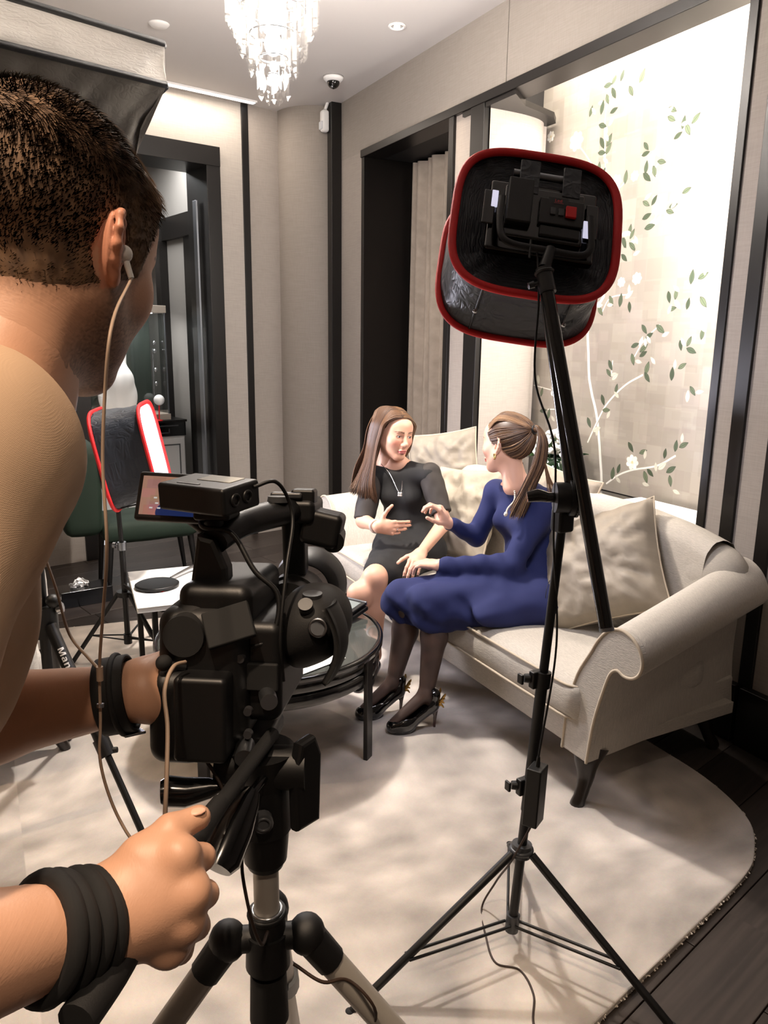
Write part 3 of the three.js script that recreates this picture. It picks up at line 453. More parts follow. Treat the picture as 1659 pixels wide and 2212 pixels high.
{ // chandelier
  const c = thing('chandelier', 'tiered crystal chandelier of hanging glass prisms glowing white', 'chandelier', [1.16, 3.3, -3.16]), cx = 1.16, cz = -3.16;
  part('canopy', lathe([[.0001, 3.3], [.09, 3.3], [.085, 3.275], [.02, 3.265], [.012, 3.2], [.0001, 3.2]], 32).translate(cx, 0, cz), M.chrome, c);
  const cg = phy(0xffffff, .03, { transmission: 1, thickness: 0, ior: 1.52, clearcoat: 1 });
  const prism = (l, r) => { const g = new THREE.CylinderGeometry(r, r, l - r, 3, 1).translate(0, -(l - r) / 2, 0), e = new THREE.ConeGeometry(r, r * 1.6, 3).rotateX(Math.PI).translate(0, -(l - r) - r * .8, 0); return join([g, e]).toNonIndexed ? flatN(join([g, e])) : g; };
  function flatN(g) { g = g.index ? g.toNonIndexed() : g; g.deleteAttribute('normal'); g.computeVertexNormals(); return g; }
  const tiers = [[.215, 3.2, .16, 40], [.195, 3.08, .16, 38], [.172, 2.96, .165, 36], [.15, 2.9, .15, 28], [.128, 2.85, .16, 28], [.09, 2.765, .15, 20], [.055, 2.68, .145, 11], [.02, 2.62, .105, 4]];
  for (const [r, y, l, n] of tiers) {
    part('ring', torus([cx, y, cz], [0, 1, 0], r, .0035, 40), M.chrome, c); const pg = prism(l, .0125);
    for (let k = 0; k < n; k++) { const a = k / n * 6.2832 + r * 30, m = mesh('crystal', pg, cg, c); m.position.set(Math.cos(a) * r, y - 3.3 + rr(-.004, .004), Math.sin(a) * r); m.rotation.y = rr(0, 2); }
  }
  const lm = std(0xffffff, .5, { emissive: 0xfff4e4, emissiveIntensity: 26 });
  for (const [y, r] of [[3.1, .1], [2.95, .1], [2.83, .075], [2.73, .045], [2.65, .02]]) part('lamp', ball([cx, y, cz], r * .75, 1, 1.3, 1), lm, c);
  for (const [y, k] of [[3.02, .4], [2.86, .35], [2.62, .25]]) pointLight(0xfff4ea, LIGHT.chandelier * k * 2, [cx + (y > 3 ? .1 : 0), y, cz], 3);
  spotLight(0xfff4ea, LIGHT.chandelier * 3.2, [cx, 2.5, cz], [cx, 0, cz], 1.15, .5, 3);
}
function downlight(x, z, label, cd, col = 0xffecd6) {
  const d = thing('downlight', label, 'downlight', [x, 3.3, z], 0, 'recessed ceiling downlights');
  part('trim_ring', lathe([[.036, 3.3], [.05, 3.3], [.05, 3.294], [.04, 3.288], [.034, 3.296]], 32).translate(x, 0, z), M.white, d);
  part('reflector', lathe([[.034, 3.2985], [.03, 3.2978], [.0001, 3.2975]], 24).translate(x, 0, z), M.chrome, d);
  part('lamp', ball([x, 3.293, z], .018, 1, .5, 1), std(0xffffff, .5, { emissive: 0xfff0dc, emissiveIntensity: 14 }), d);
  spotLight(col, LIGHT.down * cd, [x, 3.27, z], [x, 0, z], .8, .7, 2);
}
downlight(2.25, -4.15, 'recessed round downlight in the ceiling near the fascia above the sofa', 7);
for (const [x, z, l, cd, col] of [[2.1, -.2, 'downlight near the right wall behind the photographer', 2], [-.35, -.3, 'downlight over the camera operator', 20, 0xffe2c4], [-.9, -2.6, 'downlight over the left end of the rug', 9, 0xffdcb4], [.1, -4.9, 'downlight before the doorway on the left', 6], [-.1, .6, 'downlight behind the photographer', 13, 0xffe4c8]]) downlight(x, z, l, cd, col);
{ // ceiling fittings
  const d = thing('dome_camera', 'small white ceiling dome camera with a black glossy eye', 'dome camera', [2.29, 3.3, -5.1]);
  part('base', lathe([[.0001, 3.3], [.068, 3.3], [.066, 3.285], [.05, 3.268], [.0001, 3.268]], 32).translate(2.29, 0, -5.1), M.white, d); part('eye', ball([2.29, 3.268, -5.1], .043), M.blackGloss, d); part('lens', ball([2.272, 3.232, -5.08], .009), M.steel, d);
  const m = thing('motion_sensor', 'white motion sensor mounted on the corner trim under the ceiling', 'sensor', [2.47, 3.2, -5.64]);
  part('body', rbox(2.44, 2.5, 3.1, 3.25, -5.69, -5.63, .02, 4), M.white, m); part('lens', rbox(2.432, 2.445, 3.115, 3.17, -5.685, -5.635, .006, 3), std(0xdfe2e6, .35), m); part('bracket', rod([2.47, 3.25, -5.65], [2.49, 3.3, -5.65], .012), M.white, m);
  const s = thing('smoke_detector', 'flat white disc detector on the ceiling above the big softbox', 'detector', [1.09, 3.3, -4.79]);
  part('cover', lathe([[.0001, 3.285], [.045, 3.287], [.058, 3.3]], 32).translate(1.09, 0, -4.79), M.white, s);
  const l = thing('led_strip', 'slim LED wall washer along the ceiling over the doorway', 'light strip', [1.27, 3.3, -5.76]);
  part('housing', mv(rot(box(-.76, .76, 3.288, 3.3, -.03, .03), 0, .174), 1.27, 0, -5.765), M.white, l); part('diffuser', mv(rot(box(-.75, .75, 3.284, 3.288, -.02, .02), 0, .174), 1.27, 0, -5.765), M.glow, l);
  const l2 = thing('led_strip', 'LED strip hidden in the cove above the painted panel', 'light strip', [2.84, 3.22, -2.98]); part('diffuser', rbox(2.8, 2.85, 3.215, 3.235, -3.8, -2.12, .003), M.glow, l2); part('housing', rbox(2.78, 2.86, 3.235, 3.28, -3.82, -2.11, .003), M.white, l2);
  const l3 = thing('led_strip', 'added upright LED strip behind the near jamb whitening the painted panel', 'light strip', [2.75, .9, -2.14]); part('diffuser', rbox(2.735, 2.76, .9, 2.85, -2.165, -2.15, .003), M.glow, l3); part('housing', rbox(2.73, 2.765, .8, 2.855, -2.15, -2.1, .003), M.white, l3);  // last strip is added, in place of a softbox reflection on the panel
}
// ---------- video lights ----------
const superE = (a, b, n, k, N = 72) => { const t = k / N * Math.PI * 2, c = Math.cos(t), s = Math.sin(t); return [a * Math.sign(c) * Math.abs(c) ** (2 / n), b * Math.sign(s) * Math.abs(s) ** (2 / n)]; };
// softbox: back rim centre, axis the light points along, roll, sizes
function softbox(root, c, dir, roll, a0, b0, a1, b1, len, up = [0, 1, 0], n = 3.6, mat = M.nylon) {
  const Zb = A3(dir).clone().normalize().negate(), m = frame(c, Zb, up).multiply(new THREE.Matrix4().makeRotationZ(roll)), P = (x, y, z) => V(x, y, z).applyMatrix4(m);
  const N = 72, wall = sheet(N, 12, (u, v) => { const k = u * N, p = superE(lerp(a0, a1, v), lerp(b0, b1, v), n, k), w = 1 - .035 * Math.sin(Math.PI * v) + .012 * noise(p[0] * 9, p[1] * 9, v * 3); return [...P(p[0] * w, p[1] * w, -len * v).toArray(), u * 1.4, v * len]; });
  const wm = mat.clone(); wm.side = THREE.DoubleSide; part('fabric_side', wall, wm, root);
  const rim = (a, b, z) => tube([...Array(N).keys()].map(k => { const p = superE(a, b, n, k); return P(p[0], p[1], z); }), .009, 8, true, 1.25);
  part('red_trim', rim(a0 + .002, b0 + .002, 0), M.redStrap, root); part('red_trim', rim(a1 + .002, b1 + .002, -len), M.redStrap, root);
  const disc = (a, b, z, f) => sheet(N, 8, (u, v) => { const p = superE(a * Math.max(v, .001), b * Math.max(v, .001), lerp(2, n, v), u * N); return P(p[0], p[1], z + f(p[0], p[1], v)).toArray(); });
  const gl = std(0xffffff, .6, { emissive: 0xf4f2ff, emissiveIntensity: 3.2, side: THREE.DoubleSide }); part('diffuser', disc(a1, b1, -len + .004, (x, y, v) => -.008 * (1 - v * v)), gl, root);
  const bm = M.nylon.clone(); bm.side = THREE.DoubleSide; part('back_fabric', disc(a0, b0, -.012, (x, y, v) => -.02 * (1 - v ** 3) + .006 * v * noise(Math.atan2(y, x) * 7, v * 2, 1)), bm, root);
  for (const s of [-1, 1]) { const p0 = superE(a0, b0, n, s > 0 ? 58 : 50), p1 = superE(a1, b1, n, s > 0 ? 58 : 50); part('zip', rod(P(p0[0] * .99, p0[1] * .99, -.02), P(p1[0] * 1.0, p1[1] * 1.0, -len + .01), .0035, .0035, 6), M.cable, root); const q = P(lerp(p0[0], p1[0], .55), lerp(p0[1], p1[1], .55), -len * .55); part('zip_pull', ball(q, .007), M.chrome, root); }
  return P;
}
const knob = (p, dir, r = .014, l = .03) => { const e = A3(p).clone().addScaledVector(A3(dir).clone().normalize(), l); return join([rod(p, e, r * .5), rod(e, e.clone().addScaledVector(A3(dir).clone().normalize(), .014), r, r * .9, 8)]); };
{ // softbox in front on the boom stand
  const s = thing('softbox', 'black folding softbox with red trim seen from behind on the near boom stand', 'softbox', [1.286, 1.893, -1.62]);
  const dir = V(.36, -.5, -.79).normalize(), P = softbox(s, [1.286, 1.89, -1.622], dir, -.16, .205, .208, .212, .215, .2);
  const B = (w, h, d, x, y, z, r = .004) => { const g = cbox(w, h, d, r); const o = P(0, 0, 0), X = P(1, 0, 0).sub(o), Y = P(0, 1, 0).sub(o), Z = P(0, 0, 1).sub(o); return g.applyMatrix4(new THREE.Matrix4().makeBasis(X, Y, Z).setPosition(P(x, y, z))); };
  const led = part('led_panel', [B(.27, .205, .03, .008, -.01, .012, .008), B(.2, .15, .02, .008, -.005, .033, .006)], M.blackGloss, s);
  part('battery_plate', [B(.062, .13, .022, -.055, .015, .05, .004), B(.11, .075, .016, .05, .0, .046, .003), B(.1, .03, .01, .05, -.055, .045)], M.plastic, led);
  part('switch', B(.026, .032, .008, .072, .0, .058, .002), M.red, led); part('socket', B(.013, .02, .004, .028, -.002, .056, .001), std(0x3b3b3d, .4), led); part('socket', B(.013, .02, .004, .048, -.002, .056, .001), std(0x3b3b3d, .4), led);
  { const cv = document.createElement('canvas'); cv.width = 128; cv.height = 48; const x = cv.getContext('2d'); x.fillStyle = '#121213'; x.fillRect(0, 0, 128, 48); x.fillStyle = '#c3262b'; x.font = 'bold 30px sans-serif'; x.textAlign = 'center'; x.fillText('Led', 64, 32); x.fillRect(34, 38, 64, 3); const t = new THREE.CanvasTexture(cv); t.colorSpace = THREE.SRGBColorSpace;
    const g = new THREE.PlaneGeometry(.048, .018), o = P(0, 0, 0); g.applyMatrix4(new THREE.Matrix4().makeBasis(P(1, 0, 0).sub(o), P(0, 1, 0).sub(o), P(0, 0, 1).sub(o)).setPosition(P(.04, .031, .0545))); part('printed_logo', g, std(0xffffff, .4, { map: t }), led); }
  part('silver_bar', rod(P(-.075, .118, .03), P(.07, .118, .03), .009, .009, 16), M.steel, s);
  part('strap', B(.05, .1, .006, -.035, .1, .042, .002), M.nylon, s); part('strap', B(.045, .09, .006, .072, .1, .042, .002), M.nylon, s);
  for (const x of [-.115, .118]) { part('barn_flap', B(.03, .1, .006, x + (x < 0 ? -.012 : .012), .0, .034, .003), M.blackGloss, s); part('leak_glow_panel', B(.016, .05, .004, x, .025 - (x > 0 ? .05 : 0), .036, .002), std(0xdfe0f5, .5, { emissive: 0xe8e6ff, emissiveIntensity: .8 }), s); }  // glowing slabs stand in for light leaking from inside the softbox
  const yk = part('yoke', tube(catm([[-.1, .02, .055], [-.1, -.05, .058], [-.09, -.1, .06], [-.07, -.115, .06], [.03, -.12, .06], [.11, -.118, .06], [.125, -.1, .06], [.125, -.05, .058], [.122, 0, .055]].map(p => P(...p)), 60), .0045, 8, false, 2), M.black, s);
  part('spigot', [rod(P(.03, -.115, .06), [1.22, 1.77, -1.5], .013, .015)], M.black, s);
  part('cable_tie', rod(P(-.02, -.1, .062), P(-.02, -.15, .062), .003, .003, 6), M.cable, s);
  const q = P(0, 0, -.215); areaLight(0xf3f2ff, LIGHT.softRight, .36, .36, q.toArray(), q.clone().add(dir).toArray());
  // stand with boom
  const t = thing('boom_stand', 'black light stand with a tilted boom arm in the right foreground', 'light stand', [1.125, 0, -1.365]);
  const b0 = V(1.126, .09, -1.366), b1 = V(1.222, 1.2, -1.38), L = k => b0.clone().lerp(b1, k);
  part('pole', [rod(L(0), L(.6), .0125), rod(L(.3), L(.62), .0145)], M.black, t); part('pole', rod(L(.55), L(1.02), .0115), M.black, t);
  for (const k of [.36, .62]) { const c = part('clamp', [rod(L(k - .018), L(k + .018), .02, .02, 16), mv(cbox(.03, .045, .02, .004), ...L(k).add(V(-.016, 0, -.008)).toArray())], M.plastic, t); part('wing_knob', [knob(L(k), [-.88, .05, -.47], .012, .032), beam(L(k).add(V(-.05, -.012, -.024)), L(k).add(V(-.05, .014, -.024)), .008, .02)], M.plastic, c); }
  const col = L(.2); part('leg_collar', [rod(L(.185), L(.215), .026, .026, 18), torus(L(.2).toArray(), [0, 1, 0], .025, .007)], std(0x3a3c40, .4), t);
  const hub = L(.01); part('spreader_hub', [rod(L(-.012), L(.03), .018, .018, 16)], std(0x3a3c40, .4), t);
  for (const [fx, fz] of [[1.325, -1.0], [.66, -1.385], [1.39, -1.72]]) {
    const f = V(fx, .012, fz), d = f.clone().sub(col).setY(0).normalize(), top = col.clone().addScaledVector(d, .03).add(V(0, -.004, 0)); const lg = part('leg', rod(top, f, .0105, .0105), M.black, t); part('rubber_foot', ball(f, .015, 1, .8, 1), M.rubber, lg);
    const on = top.clone().lerp(f, .66); for (const o of [-.012, .012]) { const sd = V(-d.z, 0, d.x).multiplyScalar(o); part('brace', rod(hub.clone().add(sd).addScaledVector(d, .015), on.clone().add(sd), .004, .004, 6), M.black, t); }
  }
  const pv = V(1.222, 1.243, -1.347), e0 = V(1.206, .97, -1.194), e1 = V(1.215, 1.76, -1.493), bd = e1.clone().sub(e0).normalize();
  part('boom_arm', [rod(e0, e1, .0158, .0158, 20)], M.blackGloss, t); part('boom_arm', rod(pv.clone().addScaledVector(bd, .02), e1.clone().addScaledVector(bd, .01), .0165, .0165, 20), M.blackGloss, t); part('end_cap', rod(e0.clone().addScaledVector(bd, -.004), e0.clone().addScaledVector(bd, .004), .0168), M.steel, t);
  const ax = V(.883, 0, .469).normalize(), cl = part('tilt_joint', [rod(pv.clone().addScaledVector(ax, -.045), pv.clone().addScaledVector(ax, .028), .036, .036, 28), rod(pv.clone().addScaledVector(ax, -.012), pv.clone().addScaledVector(ax, 0), .043, .043, 40), mv(cbox(.045, .06, .04, .008), ...L(.985).toArray())], M.plastic, t);
  const teeth = []; for (let k = 0; k < 32; k++) { const a = k / 32 * 6.283, u = V(-.469, 0, .883), r = u.multiplyScalar(Math.cos(a)).add(V(0, Math.sin(a), 0)); teeth.push(beam(pv.clone().addScaledVector(ax, .004).addScaledVector(r, .036), pv.clone().addScaledVector(ax, .004).addScaledVector(r, .047), .004, .012, .001)); } part('gear_teeth', teeth, M.plastic, cl);
  part('lever', [rod(pv.clone().addScaledVector(ax, -.04), pv.clone().addScaledVector(ax, -.065), .012), tube(catm([pv.clone().addScaledVector(ax, -.06), pv.clone().addScaledVector(ax, -.085).add(V(0, .004, 0)), pv.clone().addScaledVector(ax, -.11)], 12), [.012, .016, .013], 10, false, .8)], M.blackGloss, cl);
  part('top_socket', [rod(e1.clone().addScaledVector(bd, -.05), e1.clone().addScaledVector(bd, .01), .021, .019, 18), knob(e1.clone().addScaledVector(bd, -.02), [-.88, -.3, -.3], .009, .03), torus(e1.toArray(), bd, .02, .004)], std(0x2d2e30, .35), t);
  const ps = thing('power_adapter', 'black box power adapter strapped low on the near boom stand', 'adapter', [1.14, .42, -1.34]); const am = new THREE.Matrix4().makeRotationFromEuler(new THREE.Euler(0, .55, -.09)).setPosition(1.139, .5, -1.322);
  part('case', cbox(.058, .15, .038, .004).applyMatrix4(am), M.black, ps); part('strain_relief', rod(V(0, .075, 0).applyMatrix4(am), V(0, .1, 0).applyMatrix4(am), .006, .004, 8), M.cable, ps);
  const w1 = mesh('power_cable', wire([V(0, .1, 0).applyMatrix4(am), L(.7).add(V(.02, 0, .012)), L(.95).add(V(-.03, .0, .01)), pv.clone().add(V(-.035, .12, -.04)), e1.clone().add(V(-.025, -.25, .02)), e1.clone().add(V(-.02, -.06, .01)), P(.0, -.12, .05)], .0028, 60), M.cable); tag(w1, 'thin black lead running up the near boom stand to its softbox', 'cable');
  const w2 = mesh('power_cable', wire([V(0, -.078, 0).applyMatrix4(am), [1.11, .3, -1.36], [1.16, .12, -1.49], [1.14, .025, -1.52], [1.09, .022, -1.43], [1.06, .022, -1.34], [1.1, .022, -1.296], [1.085, .022, -1.22], [1.03, .022, -1.15], [.98, .022, -1.02], [.9, .022, -.85]], .0028, 90), std(0x33241c, .6)); tag(w2, 'dark cable snaking over the rug from the near boom stand', 'cable');
}
{ // softbox on the far left stand
  const s = thing('softbox', 'softbox with red trim and lit white front standing left beside the green chair', 'softbox', [.56, 1.0, -3.78]);
  const dir = V(.93, .2, .33).normalize(), P = softbox(s, [.535, 1.03, -3.81], dir, 0, .22, .232, .225, .222, .22, [0, 1, 0], 4.5);
  part('led_panel', rod(P(0, 0, .0), P(0, 0, .03), .09, .085, 4), M.black, s); part('yoke', tube(catm([P(-.12, 0, .03), P(-.11, -.12, .04), P(0, -.2, .04), P(.11, -.12, .04), P(.12, 0, .03)], 30), .006), M.black, s);
  const q = P(0, 0, -.245); areaLight(0xf0efff, LIGHT.softLeft, .42, .42, q.toArray(), q.clone().add(dir).toArray());
  const t = thing('light_stand', 'slim black light stand carrying the softbox by the green chair', 'light stand', [.56, 0, -3.77]);
  part('pole', [rod([.56, .1, -3.77], [.56, .62, -3.77], .014), rod([.56, .6, -3.77], [.553, .84, -3.775], .011)], M.black, t); part('clamp', [rod([.56, .585, -3.77], [.56, .625, -3.77], .021), knob([.56, .605, -3.77], [-.88, .1, -.47], .016, .03)], M.steel, t); part('leg_collar', rod([.56, .35, -3.77], [.56, .375, -3.77], .04), M.black, t);
  for (const [x, z] of [[.3, -3.83], [.72, -4.02], [.72, -3.5]]) { const f = V(x, .022, z), d = f.clone().sub(V(.56, 0, -3.77)).setY(0).normalize(), tp = V(.56, .36, -3.77).addScaledVector(d, .035); part('leg', rod(tp, f, .011), M.black, t); const on = tp.clone().lerp(f, .6); part('brace', [rod(V(.56, .14, -3.77).addScaledVector(V(-d.z, 0, d.x), .012), on, .004, .004, 6), rod(V(.56, .12, -3.77).addScaledVector(V(-d.z, 0, d.x), -.012), on, .004, .004, 6)], M.black, t); }
  part('spreader_hub', rod([.56, .1, -3.77], [.56, .15, -3.77], .02), M.black, t);
}
{ // large softbox overhead on the left, turned to the ceiling
  const E1 = V(.15, 2.399, -2.62), E2 = V(.671, 2.436, -2.876), X = E2.clone().sub(E1).normalize(), back = V(.469, 0, -.883).sub(X.clone().multiplyScalar(V(.469, 0, -.883).dot(X))).normalize();
  let up = back.clone().cross(X).normalize(); if (up.y < 0) up.negate(); up.addScaledVector(back, .25).normalize(); const dep = X.clone().cross(up).normalize(); if (dep.dot(back) < 0) dep.negate();
  const s = thing('softbox', 'large grey softbox with a pale lip tilted to the ceiling at upper left', 'softbox', [.25, 2.2, -2.9]);
  const W = .95, Dp = .62, C = E2.clone().addScaledVector(X, -W), Q = (a, b, h) => C.clone().addScaledVector(X, a * W).addScaledVector(dep, b * Dp).addScaledVector(up, h);
  const ring = (ins, h) => [Q(ins, ins, h), Q(1 - ins, ins, h), Q(1 - ins, 1 - ins, h), Q(ins, 1 - ins, h)];
  const band = (r0, r1, puck, m, name) => { const gs = []; for (let k = 0; k < 4; k++) { const a = r0[k], b = r0[(k + 1) % 4], c = r1[k], d = r1[(k + 1) % 4]; gs.push(sheet(28, 8, (u, v) => { const p = a.clone().lerp(b, u).lerp(c.clone().lerp(d, u), v), n = b.clone().sub(a).cross(c.clone().sub(a)).normalize(); p.addScaledVector(n, puck * Math.sin(v * Math.PI) * (.4 + noise(u * 9 + k * 5, v * 2, k)) ); return [...p.toArray(), u, v * .5]; })); } const mm = m.clone(); mm.side = THREE.DoubleSide; return part(name, gs, mm, s); };
  band(ring(-.03, .135), ring(0, 0), .006, phy(0xdedbd6, .8, { bumpMap: T.crinkle, bumpScale: .0008, transmission: .45, thickness: 0 }), 'lip');
  band(ring(0, 0), ring(.2, -.3), .02, std(0x55524c, .45, { bumpMap: T.crinkle, bumpScale: .0004 }), 'fabric_side');
  band(ring(.2, -.3), ring(.4, -.36), .0, M.nylon, 'back_fabric');
  for (const h of [.137, 0]) { const r = ring(h ? -.032 : -.002, h); for (let k = 0; k < 4; k++) part('edge_binding', beam(r[k], r[(k + 1) % 4], .02, .02, .008), M.nylon, s); }
  const rc = ring(.02, .004); part('diffuser', sheet(2, 2, (u, v) => rc[0].clone().lerp(rc[1], u).lerp(rc[3].clone().lerp(rc[2], u), v).toArray()), std(0xffffff, .6, { emissive: 0xfff2e4, emissiveIntensity: 2, side: THREE.DoubleSide }), s);
  const ce = Q(.5, .5, .02); areaLight(0xffeedd, LIGHT.softBig, .8, .5, ce.toArray(), ce.clone().add(up).toArray());
  const bk = Q(.5, .5, -.36); part('flash_head', rod(bk, bk.clone().addScaledVector(up, -.22), .06, .055, 20), M.black, s);
  const t = thing('tripod_stand', 'black tripod with white lettering on its leg behind the operator', 'tripod', [.124, 0, -2.55]);
  const ap = V(.124, .72, -2.55), st = bk.clone().addScaledVector(up, -.2);
  part('column', rod([ap.x, .45, ap.z], [ap.x, 1.5, ap.z], .017), M.black, t); part('column', tube(catm([[ap.x, 1.45, ap.z], [ap.x - .01, 1.75, ap.z - .06], st], 20), .013), M.black, t); part('shoulder', [rod([ap.x, .66, ap.z], [ap.x, .76, ap.z], .045), ball([ap.x + .03, .78, ap.z + .03], .022)], M.plastic, t); part('lock_knob', knob([ap.x, .74, ap.z], [.9, .2, .4], .02, .05), M.chrome, t);
  for (const [fx, fz] of [[.355, -2.1], [-.38, -2.45], [.2, -3.05]]) {
    const f = V(fx, .03, fz), d = f.clone().sub(ap).setY(0).normalize(), tp = ap.clone().addScaledVector(d, .035).add(V(0, -.02, 0)), k1 = tp.clone().lerp(f, .52); const l = part('leg', [rod(tp, k1, .02)], M.black, t); part('leg_section', rod(k1, f, .0105), M.black, l); part('leg_lock', [rod(tp.clone().lerp(f, .48), tp.clone().lerp(f, .55), .025), knob(tp.clone().lerp(f, .53), [.85, .1, .4], .01, .022)], M.plastic, l); part('leg_lock', [rod(tp.clone().lerp(f, .93), f, .017)], M.plastic, l);
    if (fx > .3) { const cv = document.createElement('canvas'); cv.width = 256; cv.height = 40; const x = cv.getContext('2d'); x.fillStyle = '#0b0b0c'; x.fillRect(0, 0, 256, 40); x.fillStyle = '#f0f0f0'; x.font = 'bold 34px sans-serif'; x.fillText('Manfrotto', 14, 31); const tx = new THREE.CanvasTexture(cv); tx.colorSpace = THREE.SRGBColorSpace;
      const a = tp.clone().lerp(f, .08), b = tp.clone().lerp(f, .4), ly = b.clone().sub(a).normalize(), tc = V(-a.x, 1.6 - a.y, -a.z).normalize(), sx = ly.clone().cross(tc).normalize(); const n = sx.clone().cross(ly).normalize();
      part('lettering', sheet(6, 6, (u, v) => { const an = (v - .5) * 1.6; return [...a.clone().lerp(b, u).addScaledVector(n, -Math.cos(an) * .0204 * Math.sign(-n.dot(tc))).addScaledVector(sx, Math.sin(an) * .0204).toArray(), u, 1 - v]; }), std(0xffffff, .4, { map: tx, side: THREE.DoubleSide }), l); }
  }
}
// ---------- video camera on its tripod ----------
{
  const O = V(.24, 1.253, -.785), dir = V(.53, -.12, -.85).normalize(), m = frame(O, dir.clone().negate()), P = (x, y, z) => V(x, y, z).applyMatrix4(m);
  const cam = thing('video_camera', 'black professional camcorder on the foreground tripod seen from behind', 'camera', O.toArray());
  const B = (w, h, d, x, y, z, r = .006, rx = 0, ry = 0, rz = 0) => rot(cbox(w, h, d, r, 3), rx, ry, rz).translate(x, y, z).applyMatrix4(m);
  const R = (a, b, r, r2, n = 24) => rod(P(...a), P(...b), r, r2 ?? r, n);
  const bod = part('body', [B(.098, .15, .17, -.03, -.012, -.02, .02), B(.06, .11, .15, .022, -.008, -.03, .012), B(.06, .1, .1, -.052, -.05, .035, .018), B(.08, .05, .16, -.02, .062, -.03, .014)], M.plastic, cam);
  part('eyepiece_tube', [ball(P(-.045, .035, .03), .036), R([-.045, .035, .02], [-.046, .036, .07], .028, .022)], M.rubber, cam);
  part('battery', [B(.055, .09, .045, -.022, -.045, .072, .006)], M.black, cam); part('rear_panel', [B(.05, .04, .008, .0, .048, .062, .002, -.5, .2, .3), B(.04, .03, .006, .03, -.01, .05, .002)], std(0x0c0d0e, .8), cam);
  for (const [x, y] of [[-.01, .01], [.012, .012], [-.005, -.04], [.02, -.045], [.02, -.07]]) part('button', R([x, y, .055], [x, y, .062], .005, .0045, 12), std(0x2c2c2e, .4), cam);
  part('connector', R([.035, -.028, .04], [.045, -.03, .07], .009), M.steel, cam); part('connector', R([.015, -.085, .05], [.02, -.09, .075], .01), M.steel, cam);
  // right hand grip with strap
  const gr = part('grip', sdfMesh(body([ell([.08, .042, -.03], [.034, .032, .06], .02), ell([.082, .024, -.035], [.029, .034, .058], .03), ell([.062, .022, -.03], [.025, .042, .06], .02)]), [.02, -.1, -.11], [.14, .09, .05], .003).applyMatrix4(m), M.rubber, cam);
  part('hand_strap', sheet(10, 30, (u, v) => { const a = -1.15 + v * 2.5; const x = .088 + .026 * Math.cos((v - .5) * 2.2) , y = .066 - v * .085, z = -.05 + u * .065; return [...P(x + .006 * Math.sin(u * 3.14), y, z + .03).toArray(), u * .1, v * .2]; }, .006), (() => { const q = M.rubber.clone(); q.side = THREE.DoubleSide; return q; })(), cam);
  part('zoom_rocker', [R([.078, .058, .0], [.078, .072, .002], .013, .011), R([.075, .06, .024], [.075, .066, .03], .008)], std(0x232325, .35), gr); part('record_button', [R([.088, .04, .03], [.09, .042, .037], .009, .008), torus(P(.09, .042, .036).toArray(), dir, .009, .002)], M.steel, gr);
  // lens and hood beyond the body
  part('lens_barrel', [R([.03, .028, -.1], [.03, .028, -.19], .034, .036, 32), R([.03, .028, -.13], [.03, .028, -.165], .038, .038, 32)], M.plastic, cam);
  part('lens_hood', lathe([[.036, 0], [.047, .012], [.05, .05], [.052, .06], [.048, .06], [.044, .012], [.034, .004]], 40).rotateX(-Math.PI / 2).translate(.036, .035, -.185).applyMatrix4(m), std(0x232325, .45, { side: THREE.DoubleSide }), cam);
  // carrying handle
  part('handle_post', [slab([[-.058, .06], [-.012, .06], [-.014, .1], [-.028, .132], [-.048, .136]], .03, .006).translate(0, 0, -.01).applyMatrix4(m)], M.plastic, cam);
  part('handle', [tube(catm([P(-.03, .128, .01), P(-.015, .142, -.03), P(.02, .15, -.1), P(.035, .15, -.16)], 24), [.014, .016, .017, .017], 12, false, 1.2), B(.05, .03, .08, .036, .15, -.15, .008)], M.plastic, cam); part('front_post', B(.03, .09, .035, .03, .105, -.15, .008, .2), M.plastic, cam);
  part('mic_holder', [B(.05, .045, .05, .068, .128, -.14, .008, 0, 0, -.2), R([.082, .118, -.16], [.084, .112, -.12], .013, .014), B(.03, .02, .03, .045, .168, -.13, .004)], M.plastic, cam);
  part('handle_buttons', [R([.02, .164, -.09], [.02, .171, -.09], .014, .013), B(.04, .008, .02, .025, .17, -.12, .003)], std(0x37383a, .35), cam);
  // flip-out monitor
  { const mm = m.clone().multiply(new THREE.Matrix4().makeRotationFromEuler(new THREE.Euler(-.4, .1, 0)).setPosition(-.085, .172, -.02)); const lc = part('monitor', cbox(.084, .058, .01, .004).applyMatrix4(mm), std(0x2b2927, .5), cam);
    const cv = document.createElement('canvas'); cv.width = 200; cv.height = 130; const x = cv.getContext('2d'); x.fillStyle = '#b98a74'; x.fillRect(0, 0, 200, 130); for (let i = 0; i < 60; i++) { x.fillStyle = `rgba(${150 + 80 * rnd() | 0},${100 + 60 * rnd() | 0},${80 + 60 * rnd() | 0},.3)`; x.fillRect(rr(0, 200), rr(0, 130), 40, 30); } x.fillStyle = '#23305e'; x.beginPath(); x.ellipse(110, 120, 60, 42, 0, 0, 7); x.fill(); x.fillStyle = '#e8e3dd'; for (const [a, b] of [[40, 70], [46, 88], [54, 104], [30, 104]]) x.fillRect(a, b, 10, 5); const t = new THREE.CanvasTexture(cv); t.colorSpace = THREE.SRGBColorSpace;
    part('screen', new THREE.PlaneGeometry(.073, .046).translate(0, 0, .0056).applyMatrix4(mm), std(0x222222, .3, { map: t, emissive: 0xffffff, emissiveMap: t, emissiveIntensity: .75 }), lc); part('monitor_arm', [rod(P(-.07, .15, -.02), P(-.035, .12, -.03), .006), rod(P(-.1, .15, -.02), P(-.05, .147, -.03), .004)], M.plastic, lc); }
